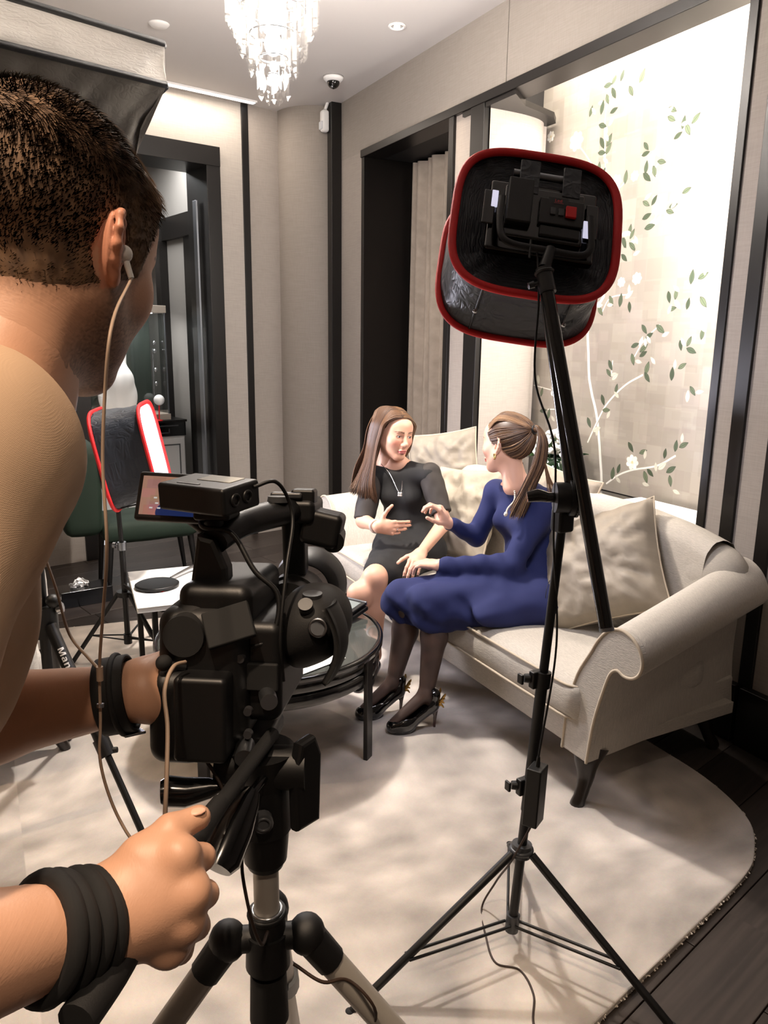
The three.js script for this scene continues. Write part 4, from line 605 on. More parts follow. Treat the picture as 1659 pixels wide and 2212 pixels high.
  // radio receiver on the handle
  { const rm = m.clone().multiply(new THREE.Matrix4().makeRotationFromEuler(new THREE.Euler(.16, -.42, .03)).setPosition(-.036, .18, .01)); const r = thing('radio_receiver', 'small black radio microphone receiver box on top of the camcorder', 'receiver', P(-.036, .165, .01).toArray());
    part('case', cbox(.092, .03, .062, .004, 3).applyMatrix4(rm), M.plastic, r); part('display', mv(cbox(.046, .001, .026, .0003), .008, .0152, -.012).applyMatrix4(rm), std(0x9c9a8f, .3), r); part('badge', mv(cbox(.03, .001, .004, .0003), -.01, .0152, .02).applyMatrix4(rm), std(0x6d6f73, .4), r);
    for (const x of [-.008, .012]) part('port', mv(torus([0, 0, 0], [1, 0, 0], .006, .0018, 18), .0465, 0, x).applyMatrix4(rm), M.black, r);
    part('bracket', [R([-.036, .166, .01], [-.034, .145, .0], .01, .012), B(.04, .012, .05, -.03, .158, .0, .004)], M.plastic, r);
    const e = V(.046, .008, -.02).applyMatrix4(rm), w = mesh('audio_cable', wire([e, e.clone().add(V(.025, .004, .0)), P(.05, .16, -.02), P(.052, .1, .02), P(.05, .03, .04), P(.052, -.02, .03)], .0022, 50), M.cable); tag(w, 'black lead looping from the radio receiver down the camcorder', 'cable');
    const w2 = mesh('audio_cable', wire([P(-.05, .165, -.03), P(-.04, .145, .02), P(-.01, .14, .02), P(.02, .1, .03), P(.045, .075, .03), P(.04, .03, .04), P(.02, .02, .045)], .003, 50), M.cable); tag(w2, 'thick black lead coiled beside the camcorder handle', 'cable'); }
  // tripod
  const t = thing('camera_tripod', 'grey aluminium camera tripod with a black fluid head in the foreground', 'tripod', [.24, 0, -.725]), ax = .24, az = -.725, Y = (y, r, y2, r2 = r, n = 28) => rod([ax, y, az], [ax, y2, az], r, r2, n);
  const grey = std(0xb3ada4, .42, { metalness: .4 });
  const hd = part('fluid_head', [Y(1.125, .028, 1.165, .035), Y(1.07, .03, 1.13, .028), rod([ax - .045, 1.145, az - .02], [ax + .04, 1.145, az + .025], .024), B(.075, .02, .1, .0, -.095, .0, .006), B(.05, .06, .05, .0, -.125, .0, .014)], M.plastic, t);
  part('side_plate', [slab([[-.02, -.045], [.018, -.05], [.022, .03], [.012, .055], [-.012, .055], [-.022, .02]], .014, .004).rotateY(.5).translate(ax + .035, 1.125, az + .02)], M.plastic, hd); part('pivot_bolt', [rod([ax - .012, 1.1, az + .028], [ax - .014, 1.1, az + .038], .011), torus([ax - .014, 1.1, az + .0385], [-.3, 0, 1], .007, .0015)], std(0x4a4b4e, .35), hd);
  part('head_base', [Y(1.03, .024, 1.075, .028), Y(1.022, .02, 1.034, .024)], M.black, t);
  part('centre_column', Y(.95, .0145, 1.03), grey, t); part('column_lower', Y(.7, .0145, .95), grey, t);
  const PX = (x, y, d) => { const u = (x - 829.5) / 1650, v = -(y - 1106) / 1650; return V(u, v, -1).multiplyScalar(d); };
  part('collar', [Y(.935, .021, .962, .021), Y(.89, .026, .935, .024), torus([ax, .958, az], [0, 1, 0], .019, .004)], M.plastic, t); part('collar_ring', torus([ax, .962, az], [0, 1, 0], .0165, .0025), M.chrome, t); part('lower_boot', [Y(.815, .023, .88, .021), Y(.88, .018, .89, .02)], M.rubber, t);
  for (const [fx, fz, k] of [[-.36, -.95, 0], [.86, -.5, 1], [.5, -1.3, 2]]) {
    const f = V(fx, .03, fz), c = V(ax, .925, az), d = f.clone().sub(c).setY(0).normalize(), tp = c.clone().addScaledVector(d, .045); const el = tp.clone().lerp(f, .05);
    part('leg_hinge', [ball(tp, .022, 1, 1.1, 1), rod(c, tp, .015), rod(tp, tp.clone().lerp(f, .045), .0195, .0185)], M.plastic, t);
    const k1 = tp.clone().lerp(f, k === 1 ? .26 : .3), l = part('leg', rod(tp, k1, .0165), grey, t); part('leg_lock', [rod(tp.clone().lerp(f, k === 1 ? .24 : .28), tp.clone().lerp(f, k === 1 ? .3 : .34), .022), knob(k1, [-.3, .3, .8], .008, .02)], std(0x55575a, .4, { metalness: .6 }), l); part('leg_section', rod(k1, f, .0125), grey, l); part('rubber_foot', ball(f, .018), M.rubber, l);
  }
  // handles
  const hc = V(ax, 1.142, az);
  part('pan_handle', [rod([.254, 1.176, -.732], [.15, 1.181, -.606], .0075), tube(catm([[.165, 1.181, -.625], [.133, 1.18, -.588], [.086, 1.167, -.54], [.047, 1.162, -.49], [.02, 1.162, -.458]], 20), [.0085, .0105, .0125, .0135, .0135], 14)], M.rubber, t);
  part('lock_handle', [rod([ax - .01, 1.13, az + .005], [.187, 1.135, -.722], .005), tube([[.19, 1.135, -.722], [.18, 1.135, -.724], [.155, 1.135, -.728], [.139, 1.138, -.733], [.132, 1.138, -.735]], [.006, .011, .0155, .016, .012], 16)], M.blackGloss, t);
  part('tilt_handle', [rod([ax, 1.15, az + .02], [.209, 1.144, -.678], .005), tube([[.212, 1.147, -.68], [.204, 1.142, -.673], [.184, 1.13, -.653], [.165, 1.112, -.637], [.16, 1.108, -.633]], [.009, .014, .02, .021, .016], 16)], M.blackGloss, t);
  part('joint_elbow', tube(catm([[.2, 1.125, -.71], [.195, 1.13, -.7], [.2, 1.115, -.685]], 10), .009), M.chrome, t);
  const w = mesh('tripod_cable', wire([P(-.06, -.08, .07), [.175, 1.17, -.73], [.2, 1.1, -.69], [.2, 1.05, -.68], [.205, 1.0, -.665], [.215, .97, -.67], [.232, .955, -.7]], .002, 50), std(0x2a1d16, .5)); tag(w, 'thin brown lead drooping from the camcorder to the tripod collar', 'cable');
  const w2 = mesh('tripod_cable', wire([[.262, .9, -.7], [.29, .88, -.68], [.32, .87, -.68], [.345, .84, -.66], [.36, .7, -.72], [.4, .3, -.85], [.45, .022, -1.0], [.6, .022, -1.15]], .002, 60), std(0x33241b, .5)); tag(w2, 'brown lead hanging off the right leg of the camera tripod', 'cable');
}
// ---------- hall and left background ----------
const HB = new THREE.Matrix4().makeRotationY(.174).setPosition(2.03, 0, -6).multiply(new THREE.Matrix4().makeTranslation(.2, 0, 0));
const hb = g => g.applyMatrix4(HB);
{
  const c = thing('display_cabinet', 'grey panelled cabinet with a dark key-pattern drawer band in the doorway', 'cabinet', V(-.95, 0, -1.0).applyMatrix4(HB).toArray());
  part('body', hb(rbox(-1.42, -.5, .08, .76, -1.28, -.82, .004)), std(0xa9a7a4, .5), c); part('plinth', hb(rbox(-1.4, -.52, 0, .08, -1.26, -.85, .003)), M.dark, c); part('drawer_band', hb(rbox(-1.43, -.49, .76, .88, -1.29, -.81, .003)), M.blackGloss, c); part('top', hb(rbox(-1.44, -.48, .88, .9, -1.3, -.8, .003)), M.dark, c);
  for (let k = 0; k < 3; k++) { const x = -1.4 + k * .3; const d = part('door', hb(rbox(x + .01, x + .29, .1, .74, -.822, -.808, .003)), std(0xb7b5b2, .45), c); part('moulding', [hb(box(x + .05, x + .25, .68, .69, -.81, -.803)), hb(box(x + .05, x + .25, .15, .16, -.81, -.803)), hb(box(x + .05, x + .06, .15, .69, -.81, -.803)), hb(box(x + .24, x + .25, .15, .69, -.81, -.803))], std(0x4a4a4a, .4), d); part('key_pattern', [hb(box(x + .04, x + .24, .845, .855, -.812, -.803)), hb(box(x + .04, x + .05, .79, .855, -.812, -.803)), hb(box(x + .04, x + .16, .785, .795, -.812, -.803)), hb(box(x + .15, x + .16, .785, .825, -.812, -.803))], std(0x3b3b3d, .3), d); }
  const v = thing('display_case', 'tall glass display case with beige top and base standing on the cabinet', 'display case', V(-.95, .9, -1.05).applyMatrix4(HB).toArray());
  part('base', hb(rbox(-1.32, -.6, .9, .95, -1.25, -.86, .003)), std(0xa89d90, .5), v); part('top_cap', hb(rbox(-1.32, -.6, 1.8, 1.86, -1.25, -.86, .003)), std(0xb8ada0, .5), v); part('back_panel', hb(rbox(-1.31, -.61, .95, 1.8, -1.245, -1.235, .001)), std(0x1f2a22, .6), v);
  for (const q of [[-1.31, -.61, -.872, -.866], [-.616, -.61, -1.24, -.87], [-1.31, -1.304, -1.24, -.87]]) part('glass_pane', hb(box(q[0], q[1], .95, 1.8, q[2], q[3])), M.glass, v);
  part('corner_post', hb(rbox(-.618, -.608, .95, 1.8, -.876, -.864, .001)), M.steel, v);
  const b = thing('necklace_bust', 'white jewellery display bust inside the glass case', 'bust', V(-.98, .95, -1.05).applyMatrix4(HB).toArray()); part('bust', hb(sdfMesh((x, y, z) => Math.max(body([ell([-.98, 1.1, -1.07], [.17, .2, .06], .05), cap([-.98, 1.2, -1.08], [-.93, 1.62, -1.08], .075, .055, .1), ell([-.98, 1.25, -1.05], [.13, .1, .06], .05)])(x, y, z), .955 - y), [-1.2, .94, -1.2], [-.76, 1.72, -.95], .01)), std(0xf4f3f0, .6), b);
  const sp = areaLight(0xffffff, LIGHT.bust, .5, .1, V(-.95, 1.79, -.95).applyMatrix4(HB).toArray(), V(-.95, 1.0, -1.08).applyMatrix4(HB).toArray());
  part('case_lamp', hb(rbox(-1.2, -.7, 1.793, 1.8, -.99, -.91, .001)), M.glow, v);
  const e = thing('earring_stand', 'small silver jewellery stand at the right side of the glass case', 'jewellery', V(-.68, .95, -1.05).applyMatrix4(HB).toArray()); part('stem', hb(tube(catm([[-.67, .95, -1.05], [-.665, 1.2, -1.05], [-.66, 1.5, -1.05]], 10), .004)), M.chrome, e); for (const y of [1.2, 1.32, 1.48, 1.55]) part('drop', hb(ball([-.65, y, -1.03], .014, 1, 1.5, 1)), M.chrome, e);
  const gl = mesh('white_globe', hb(ball([-.74, 1.08, -.76], .045)), std(0xf4f3f1, .3)); gl.position.set(0, 0, 0); tag(gl, 'decorative white globe above the corner of the far softbox', 'globe'); const gr = new THREE.Mesh(hb(join([rod([-.74, .9, -.78], [-.74, 1.04, -.765], .006), lathe([[.0001, .9], [.03, .9], [.03, .91], [.0001, .915]], 20).translate(-.74, 0, -.78)])), M.red); gr.name = 'holder'; gl.add(gr);  // plain decorative ball, gives no light
  areaLight(0xffffff, LIGHT.hall, .9, .5, V(-1.0, 3.05, -.7).applyMatrix4(HB).toArray(), V(-1.0, 0, -.7).applyMatrix4(HB).toArray()); const hl = thing('hall_light', 'recessed light panel in the ceiling of the hall behind the doorway', 'ceiling light', V(-1, 3.06, -.7).applyMatrix4(HB).toArray()); part('diffuser', hb(rbox(-1.45, -.55, 3.06, 3.075, -.95, -.45, .002)), M.glow, hl);
}
{ // green chair
  const c = thing('green_chair', 'dark green velvet chair with black legs behind the far softbox', 'chair', [.9, 0, -5.05]); const gv = phy(0x0f2417, .75, { sheen: .4, sheenColor: new THREE.Color(0x4d7a5c), sheenRoughness: .5 });
  part('seat', soft(.62, 1.2, .34, .46, -5.3, -4.84, .04, .02), gv, c); part('backrest', soft(.4, .62, .4, .95, -5.28, -4.86, .05, .02), gv, c);
  part('arm_rail', tube(catm([[.6, .72, -4.9], [.85, .7, -4.88], [1.15, .66, -4.98], [1.22, .64, -5.12], [1.15, .66, -5.28], [.85, .7, -5.34], [.6, .72, -5.3]], 40), .014), M.black, c);
  for (const [x, z] of [[.66, -4.88], [1.16, -4.9], [1.16, -5.26], [.66, -5.26]]) part('leg', rod([x, .36, z], [x + (x > .9 ? .04 : -.03), 0, z], .022, .013), M.black, c); for (const [x, z] of [[1.2, -5.05], [1.16, -5.27]]) part('arm_post', rod([x, .42, z], [x, .65, z], .01), M.black, c);
  const t = thing('tissue_box', 'low black box with a white tissue sticking out on the dark floor', 'tissue box', [.48, 0, -4.82]); part('box', mv(rot(cbox(.3, .1, .16, .004), 0, .1), .48, .05, -4.82), M.blackGloss, t);
  part('tissue', sheet(16, 16, (u, v) => { const a = (u - .5), b = v; return [.45 + a * .1 + .012 * noise(u * 4, v * 4, 1), .1 + b * .055 * (1 - Math.abs(a) * .8) + .012 * noise(u * 5, v * 3, 6) * b, -4.82 + .03 * Math.sin(u * 7) * b + .02 * noise(u * 3, v * 5, 3)]; }, .001), std(0xf2f2f2, .8, { side: THREE.DoubleSide }), t);
  const sn = mesh('crumpled_tissue', sheet(10, 10, (u, v) => [.26 + (u - .5) * .08, .045 + .03 * Math.abs(noise(u * 3, v * 3, 2)) - .02 * (Math.abs(u - .5) + Math.abs(v - .5)), -4.86 + (v - .5) * .07], .001), std(0xf0f0f0, .8, { side: THREE.DoubleSide })); sn.position.y = -.02; tag(sn, 'crumpled white tissue lying on the floor beside the tissue box', 'tissue');
}
{ // white armchair mostly hidden behind the operator
  const a = thing('armchair', 'white upholstered armchair with a dark curved foot behind the operator', 'armchair', [-.35, 0, -3.2]); const wm = M.sofa.clone(); wm.color = new THREE.Color(0xe8e3da);
  part('seat', soft(-.75, .12, .22, .46, -3.6, -2.95, .05, .02), wm, a); part('backrest', soft(-.95, -.72, .2, .95, -3.62, -2.93, .06, .02), wm, a); part('arm', soft(-.85, .2, .2, .62, -3.78, -3.58, .06, .02), wm, a); part('arm', soft(-.85, .1, .2, .6, -2.97, -2.8, .06, .02), wm, a);
  for (const [x, z] of [[.12, -2.99], [.14, -3.68], [-.85, -3.0], [-.85, -3.7]]) part('leg', tube(catm([[x - .02, .24, z], [x + .0, .16, z], [x + .035, .08, z + .01], [x + .06, .03, z + .01], [x + .065, .016, z + .01]], 16), [.045, .035, .022, .02, .018], 10), M.wood, a);
}
// ---------- people ----------
const rotTo = (fwd, roll = 0) => { const m = frame([0, 0, 0], fwd); return m.multiply(new THREE.Matrix4().makeRotationZ(roll)); }; // local z = face direction, x = the person's left
function earPrims(side, flare = .38, s = 1) {
  const c = V(side * .074, -.006, -.014), bk = V(side * Math.sin(flare), -.1, -Math.cos(flare)).normalize(), up = V(0, .985, -.17), out = bk.clone().cross(up).multiplyScalar(-side).normalize();
  if (out.x * side < 0) out.negate(); const E = (a, b, o) => c.clone().addScaledVector(bk, a * s).addScaledVector(up, b * s).addScaledVector(out, o * s);
  const mat = new THREE.Matrix4().makeBasis(bk, up, out), pr = [ell(E(.002, .004, .002), [.017 * s, .03 * s, .006 * s], .006, mat), ell(E(-.006, 0, -.002), [.012 * s, .024 * s, .01 * s], .01, mat)];
  const hx = [[-.007, .002, .004], [-.013, .014, .006], [-.01, .027, .008], [.001, .034, .009], [.013, .029, .01], [.02, .015, .011], [.019, 0, .01], [.012, -.013, .008], [.004, -.022, .006]];
  pr.push(cut(ell(E(0, .003, .009), [.0105 * s, .018 * s, .0075 * s], .004, mat)));
  for (let i = 0; i < hx.length - 1; i++) pr.push(cap(E(...hx[i]), E(...hx[i + 1]), .0036 * s, .0036 * s, .004));
  const ah = [[.006, .022, .007], [.011, .012, .009], [.011, -.001, .009], [.005, -.012, .008]]; for (let i = 0; i < 3; i++) pr.push(cap(E(...ah[i]), E(...ah[i + 1]), .0034 * s, .0034 * s, .004));
  pr.push(cut(ell(E(-.003, -.005, .008), [.006 * s, .0085 * s, .008 * s], .003, mat)), ell(E(-.0105, -.006, .007), [.004 * s, .006 * s, .004 * s], .004, mat), ell(E(-.002, -.027, .005), [.0088 * s, .0085 * s, .0045 * s], .006, mat));
  return { pr, E };
}
function headPrims(o = {}) {
  const P = [ell([0, .03, -.018], [.073, .083, .094], .02), ell([0, -.015, .024], [.063, .085, .067], .04), ell([0, -.062, .028], [o.jaw || .047, .045, .05], .03)];
  for (const s of [-1, 1]) P.push(cap([s * .05, -.042, 0], [s * .015, -.098, .06], .016, .013, .03), ell([s * .036, -.024, .058], [.025, .024, .022], .025));
  P.push(ell([0, -.098, .066], [.02, .0135, .016], .02), ell([0, .045, .054], [.055, .036, .034], .03), cap([-.03, .021, .078], [.03, .021, .078], o.brow || .0085, o.brow || .0085, .02), cap([0, .014, .089], [0, -.028, .106], .0072, .0098, .014), ell([0, -.033, .106], [.0108, .0088, .0105], .01));
  for (const s of [-1, 1]) P.push(ell([s * .012, -.037, .097], [.0068, .006, .0085], .008));
  P.push(ell([0, -.05, .088], [.013, .01, .01], .012), ell([0, -.0638, .0905], [.022, .0058, .0105], .006), ell([0, -.0735, .0895], [.018, .0068, .0108], .005), cut(cap([-.019, -.0686, .1005], [.019, -.0686, .1005], .0011, .0011, .004)));
  for (const s of [-1, 1]) P.push(cut(ell([s * .031, .004, .094], [.017, .0095, .012], .014)), ell([s * .031, .003, .0742], [.0155, .0118, .0138], .006), cut(ell([s * .031, .0018, .09], [.0122, .0046, .009], .002)));
  P.push(cap([0, -.06, -.022], [0, -.165, -.04], o.neck || .046, (o.neck || .046) * 1.06, .03));
  return P;
}
// face colours belong to the skin: lips, brows, lashes, blush, stubble
function faceColor(o) {
  return (x, y, z) => {
    let c = o.skin; const ax = Math.abs(x);
    c = mix3(c, o.blush, .55 * Math.exp(-(((ax - .042) / .02) ** 2 + ((y + .03) / .02) ** 2)) * (z > .03 ? 1 : 0));
    if (z > .075 && ((x / .023) ** 2 + ((y + .0688) / .0105) ** 2) < 1) c = o.lip;
    const ex = (ax - .031) / .0145, ey = (y - .0018); if (z > .06 && Math.abs(ex) < 1.05) { const lidTop = .0046 * Math.sqrt(Math.max(0, 1 - ex * ex)); if (ey > lidTop - .0012 && ey < lidTop + .0022) c = mix3(c, o.lash, .85); else if (ey < -lidTop + .0006 && ey > -lidTop - .001) c = mix3(c, o.lash, .4); }
    const by = .0195 + .006 * (1 - ((ax - .034) / .026) ** 2); if (z > .045 && ax > .011 && ax < .054 && Math.abs(y - by) < .0036 * (1.15 - (ax - .011) / .055)) c = mix3(c, o.browC, .8);
    if (o.extra) c = o.extra(x, y, z, c); return c;
  };
}
function eyeballs(gaze, m) { // whites, iris and pupil
  const G = A3(gaze).clone().normalize(); return [-1, 1].map(s => { const g = new THREE.SphereGeometry(.0117, 28, 20), p = g.attributes.position, c = new Float32Array(p.count * 3); for (let i = 0; i < p.count; i++) { const d = V(p.getX(i), p.getY(i), p.getZ(i)).normalize().dot(G), a = Math.acos(clamp(d, -1, 1)); const q = a < .2 ? lin(8, 7, 6) : a < .52 ? lin(52, 36, 26) : lin(228, 222, 216); c.set(q, i * 3); } g.setAttribute('color', new THREE.BufferAttribute(c, 3)); return g.translate(s * .031, .0018, .0752).applyMatrix4(m); });
}
// hand: wrist, forward, back-of-hand normal; right = thumb on the other side
function handPrims(W, f, n, right, s, curl, spread = 1, thumb = [[.5, .75, -.25], [.8, .5, -.2], [.9, .3, -.2]], fat = 1) {
  W = A3(W); f = A3(f).clone().normalize(); n = A3(n).clone(); n.sub(f.clone().multiplyScalar(n.dot(f))).normalize(); const t = f.clone().cross(n).multiplyScalar(right ? -1 : 1);
  const L = (a, b, c) => W.clone().addScaledVector(f, a * s).addScaledVector(t, b * s).addScaledVector(n, c * s), P = [], tips = [];
  const mf = [.088, .092, .086, .075], ml = [.028, .0085, -.0115, -.03], len = [[.042, .026, .021], [.046, .029, .022], [.042, .027, .021], [.033, .02, .018]], rad = [.0088, .0089, .0084, .0074];
  for (let i = 0; i < 4; i++) P.push(cap(L(.006, ml[i] * .55, 0), L(mf[i], ml[i], 0), .0155 * s * fat, .0112 * s * fat, .012));
  P.push(ell(L(.05, 0, -.005), [.02 * s, .02 * s, .02 * s], .02));
  for (let i = 0; i < 4; i++) { let p = L(mf[i], ml[i], 0), a = 0, r = rad[i] * s * fat; const sp = ml[i] * 2.2 * spread; const cc = Array.isArray(curl[0]) ? curl[i] : curl; for (let k = 0; k < 3; k++) { a += cc[k]; const d = f.clone().multiplyScalar(Math.cos(a)).addScaledVector(n, -Math.sin(a)).addScaledVector(t, sp * Math.cos(a) * .25 / .06 * .06).normalize(), q = p.clone().addScaledVector(d, len[i][k] * s); P.push(cap(p, q, r * (1 - k * .07), r * (.93 - k * .08), k ? .003 : .006)); p = q; } tips.push(p); }
  let p = L(.018, .024, -.006); const tl = [.042, .034, .027], tr = [.0135, .0105, .0092]; P.push(cap(L(.01, .012, -.002), L(.05, .028, -.006), .014 * s, .012 * s, .015));
  for (let k = 0; k < 3; k++) { const d = f.clone().multiplyScalar(thumb[k][0]).addScaledVector(t, thumb[k][1]).addScaledVector(n, thumb[k][2]).normalize(), q = p.clone().addScaledVector(d, tl[k] * s); P.push(cap(p, q, tr[k] * s * fat, (tr[k + 1] || .0082) * s * fat, k ? .004 : .014)); p = q; } tips.push(p);
  P.tips = tips; P.L = L; return P;
}
const bounds = (pts, pad) => { const lo = [1e9, 1e9, 1e9], hi = [-1e9, -1e9, -1e9]; for (const p of pts) A3(p).toArray().forEach((v, i) => { lo[i] = Math.min(lo[i], v - pad); hi[i] = Math.max(hi[i], v + pad); }); return [lo, hi]; };
const paint = (g, c) => { const n = g.attributes.position.count, a = new Float32Array(n * 3); for (let i = 0; i < n; i++) a.set(c, i * 3); g.setAttribute('color', new THREE.BufferAttribute(a, 3)); return g; };
function strands(list, r, colors, seg = 4) { // list of point lists in world space
  return join(list.map((p, i) => { const q = catm(p, Math.max(8, p.length * 3)); return paint(tube(q, t => r * (.55 + .45 * Math.sin(Math.PI * Math.min(1, t * 1.6 + .25))) * (t > .93 ? (1 - t) / .07 * .8 + .2 : 1), seg), colors[i % colors.length]); }));
}
const skinMat = phy(0xffffff, .48, { vertexColors: true, sheen: .2, sheenRoughness: .5, bumpMap: T.skin, bumpScale: .00012 });
const skinMat2 = skinMat;
const hairMat = phy(0xffffff, .46, { vertexColors: true });
const knit = std(0x141e50, .85, { bumpMap: T.weave, bumpScale: .0004 });

// --- woman in black ---
{
  const w = thing('person', 'woman with long loose brown hair in a black dress on the sofa', 'person', [1.9, .47, -3.35]);
  const H = V(1.853, 1.137, -3.385), s = 1.05, hm = frame(H, V(.1, -.1, 1)).multiply(new THREE.Matrix4().makeRotationZ(-.1)).scale(V(s, s, s));
  const skin = lin(216, 166, 140), fc = faceColor({ skin, blush: lin(226, 140, 122), lip: lin(186, 104, 98), lash: lin(40, 28, 24), browC: lin(84, 60, 46) });
  const hp = headPrims({ jaw: .043, neck: .04 }).concat(earPrims(1).pr, earPrims(-1).pr);
  const head = sdfMesh(body(hp), [-.11, -.2, -.13], [.11, .13, .13], .0026, fc).applyMatrix4(hm), eyes = eyeballs([.25, -.05, 1], hm);
  const J = { neck: V(1.888, .965, -3.4), chest: V(1.9, .82, -3.37), belly: V(1.92, .68, -3.35), pel: V(1.93, .57, -3.33), shR: V(1.768, .915, -3.45), shL: V(1.985, .942, -3.245), elR: V(1.675, .705, -3.37), wrR: V(1.648, .722, -3.165), elL: V(1.985, .72, -3.1), wrL: V(1.77, .632, -2.955), hipR: V(1.84, .56, -3.34), hipL: V(1.94, .56, -3.2), knR: V(1.56, .515, -3.02), knL: V(1.485, .45, -3.02), anR: V(1.58, .12, -3.05), anL: V(1.475, .12, -3.17) };
  const fwd = V(-.69, 0, .72);
  const limbs = [cap(J.neck.clone().add(V(0, -.02, 0)), H.clone().add(V(.0, -.07, -.02)), .046, .042), cap(J.neck, J.shR, .04, .045, .04), cap(J.neck, J.shL, .04, .045, .04), flatcap(J.chest, J.belly, .1, .09, fwd, 1.35), flatcap(J.belly, J.pel, .09, .11, fwd, 1.3),
    cap(J.shR, J.elR, .045, .036), cap(J.elR, J.wrR, .037, .024), cap(J.shL, J.elL, .045, .036), cap(J.elL, J.wrL, .037, .024), cap(J.hipR, J.knR, .075, .054), cap(J.hipL, J.knL, .075, .054), ell(J.knR, [.054, .056, .054], .03), ell(J.knL, [.053, .054, .053], .03),
    cap(J.knR.clone().add(V(0, -.03, 0)), J.knR.clone().lerp(J.anR, .38), .05, .052, .02), cap(J.knR.clone().lerp(J.anR, .38), J.anR, .052, .03, .02), cap(J.knL.clone().add(V(0, -.03, 0)), J.knL.clone().lerp(J.anL, .38), .05, .05, .02), cap(J.knL.clone().lerp(J.anL, .38), J.anL, .05, .03, .02), cap(J.anR, [1.5, .045, -2.98], .03, .024), cap(J.anL, [1.39, .045, -3.1], .03, .024)];
  const arm = sdfMesh(body(limbs), ...bounds(Object.values(J).concat([[1.36, .03, -2.95]]), .14), .0085, () => skin);
  const hR = handPrims(J.wrR, V(.86, -.02, .5), V(-.47, .1, .86), true, .95, [[.25, .35, .2], [.4, .35, .25], [.5, .45, .25], [.6, .5, .3]], 1, [[.35, .9, .1], [.55, .85, .05], [.7, .75, -.05]]);
  const hL = handPrims(J.wrL, V(-.72, -.3, .6), V(-.1, .95, .35), false, .95, [[.35, .5, .3], [.35, .55, .3], [.4, .55, .3], [.45, .5, .3]], 1);
  const hg = [hR, hL].map((h, i) => sdfMesh(body([...h, cap(i ? J.elL.clone().lerp(J.wrL, .7) : J.elR.clone().lerp(J.wrR, .7), i ? J.wrL : J.wrR, .028, .022, .02)]), ...bounds([i ? J.wrL : J.wrR, ...h.tips], .035), .003, () => skin));
  part('body', [head, arm, ...hg, ...eyes], skinMat, w);
  const nails = [hR, hL].flatMap(h => h.tips.slice(0, 4).map(p => ball(p.clone().add(V(-.002, .002, .003)), .0062, 1, .7, 1, 8))); nails.forEach(g => part('nail', g, std(0x2a1214, .25), w));
  // dress
  const kR = J.knR, dressP = [flatcap(J.chest.clone().add(V(0, .05, 0)), J.belly, .115, .108, fwd, 1.3, .05), flatcap(J.belly, J.pel, .112, .135, fwd, 1.15, .06), cap(J.neck.clone().add(V(0, -.045, 0)), J.shR.clone().add(V(.012, .0, .01)), .058, .056, .05), cap(J.neck.clone().add(V(0, -.045, 0)), J.shL.clone().add(V(-.01, 0, 0)), .058, .056, .05), ell(J.chest.clone().addScaledVector(fwd, .065).add(V(-.03, .0, -.04)), [.055, .05, .055], .05), ell(J.chest.clone().addScaledVector(fwd, .065).add(V(.05, .0, .03)), [.055, .05, .055], .05),
    cap(J.hipR, J.hipR.clone().lerp(J.knR, .78), .1, .074, .05), cap(J.hipL, J.hipL.clone().lerp(J.knL, .62), .1, .078, .06), cap(J.hipR.clone().lerp(J.knR, .7).add(V(.06, -.01, .02)), J.hipL.clone().lerp(J.knL, .6), .072, .075, .06), cap(J.hipR, J.hipL, .1, .1, .05)];
  dressP.push(cut(cap(J.neck.clone().add(V(-.02, .075, .015)), J.neck.clone().add(V(-.075, .055, .075)), .072, .078, .006)));
  const df = body(dressP), wr = (x, y, z) => df(x, y, z) + .003 * noise(x * 9, y * 7, z * 9) + .0022 * Math.sin((x - z) * 55 + y * 12) * clamp(.75 - y, 0, .2) * 4;
  part('dress', sdfMesh(wr, ...bounds([J.neck, J.pel, J.shR, J.shL, J.knR, J.knL, J.hipR, J.hipL], .17), .009), std(0x151414, .8, { bumpMap: T.weave, bumpScale: .0003 }), w);
  for (const [a, b] of [[J.shR, J.elR], [J.shL, J.elL]]) { const e = a.clone().lerp(b, b === J.elR ? .98 : .8); part('sleeve', sdfMesh((x, y, z) => { const d = body([cap(a, e, .06, .053, .02)])(x, y, z) + .003 * noise(x * 14, y * 10, z * 14); const t = e.clone().sub(a).normalize(); return Math.max(d, (x - e.x) * t.x + (y - e.y) * t.y + (z - e.z) * t.z); }, ...bounds([a, e], .075), .007), std(0x2c2622, .75), w); }
  // hair: roots along the parting, falling over both shoulders
  const S = [], L = (x, y, z) => V(x, y, z).applyMatrix4(hm), cols = [lin(78, 54, 37), lin(94, 66, 45), lin(64, 44, 31), lin(112, 82, 56), lin(54, 38, 28)];
  for (let i = 0; i < 560; i++) {
    const side = i % 5 < 3 ? -1 : 1, f = rnd(), j = rnd(), z0 = lerp(.068, -.09, f), yt = .03 + .093 * Math.sqrt(Math.max(0, 1 - ((z0 + .016) / .108) ** 2)), of = .004 + .012 * j, px = -.014;
    const ex = .083 + of, q = z0 * .9 - .02, back = f;
    const p = [L(px, yt + .002, z0)]; p.push(L(px + side * .045, yt - .012 + of * .6, z0 - .006)); p.push(L(side * (ex - .004), .052, lerp(.045, -.06, f) - .004)); p.push(L(side * ex, .0, lerp(.03, -.075, f))); p.push(L(side * (ex + .002), -.07, lerp(.018, -.075, f)));
    if (side < 0) { const k = f; p.push(L(-.098 - .012 * j - .02 * k, -.15, lerp(.028, -.04, k))); p.push(L(-.1 - .05 * k - .02 * j, -.24, lerp(.05, -.03, k))); p.push(L(-.075 - .115 * k - .02 * j, -.335 + .03 * k + .03 * rnd(), lerp(.062, -.01, k))); } else { p.push(L(.088 + .01 * j, -.13, lerp(-.02, -.08, f))); p.push(L(.09, -.17 - .02 * j, lerp(-.06, -.1, f))); p.push(L(.07, -.27, -.115)); }
    S.push(p);
  }
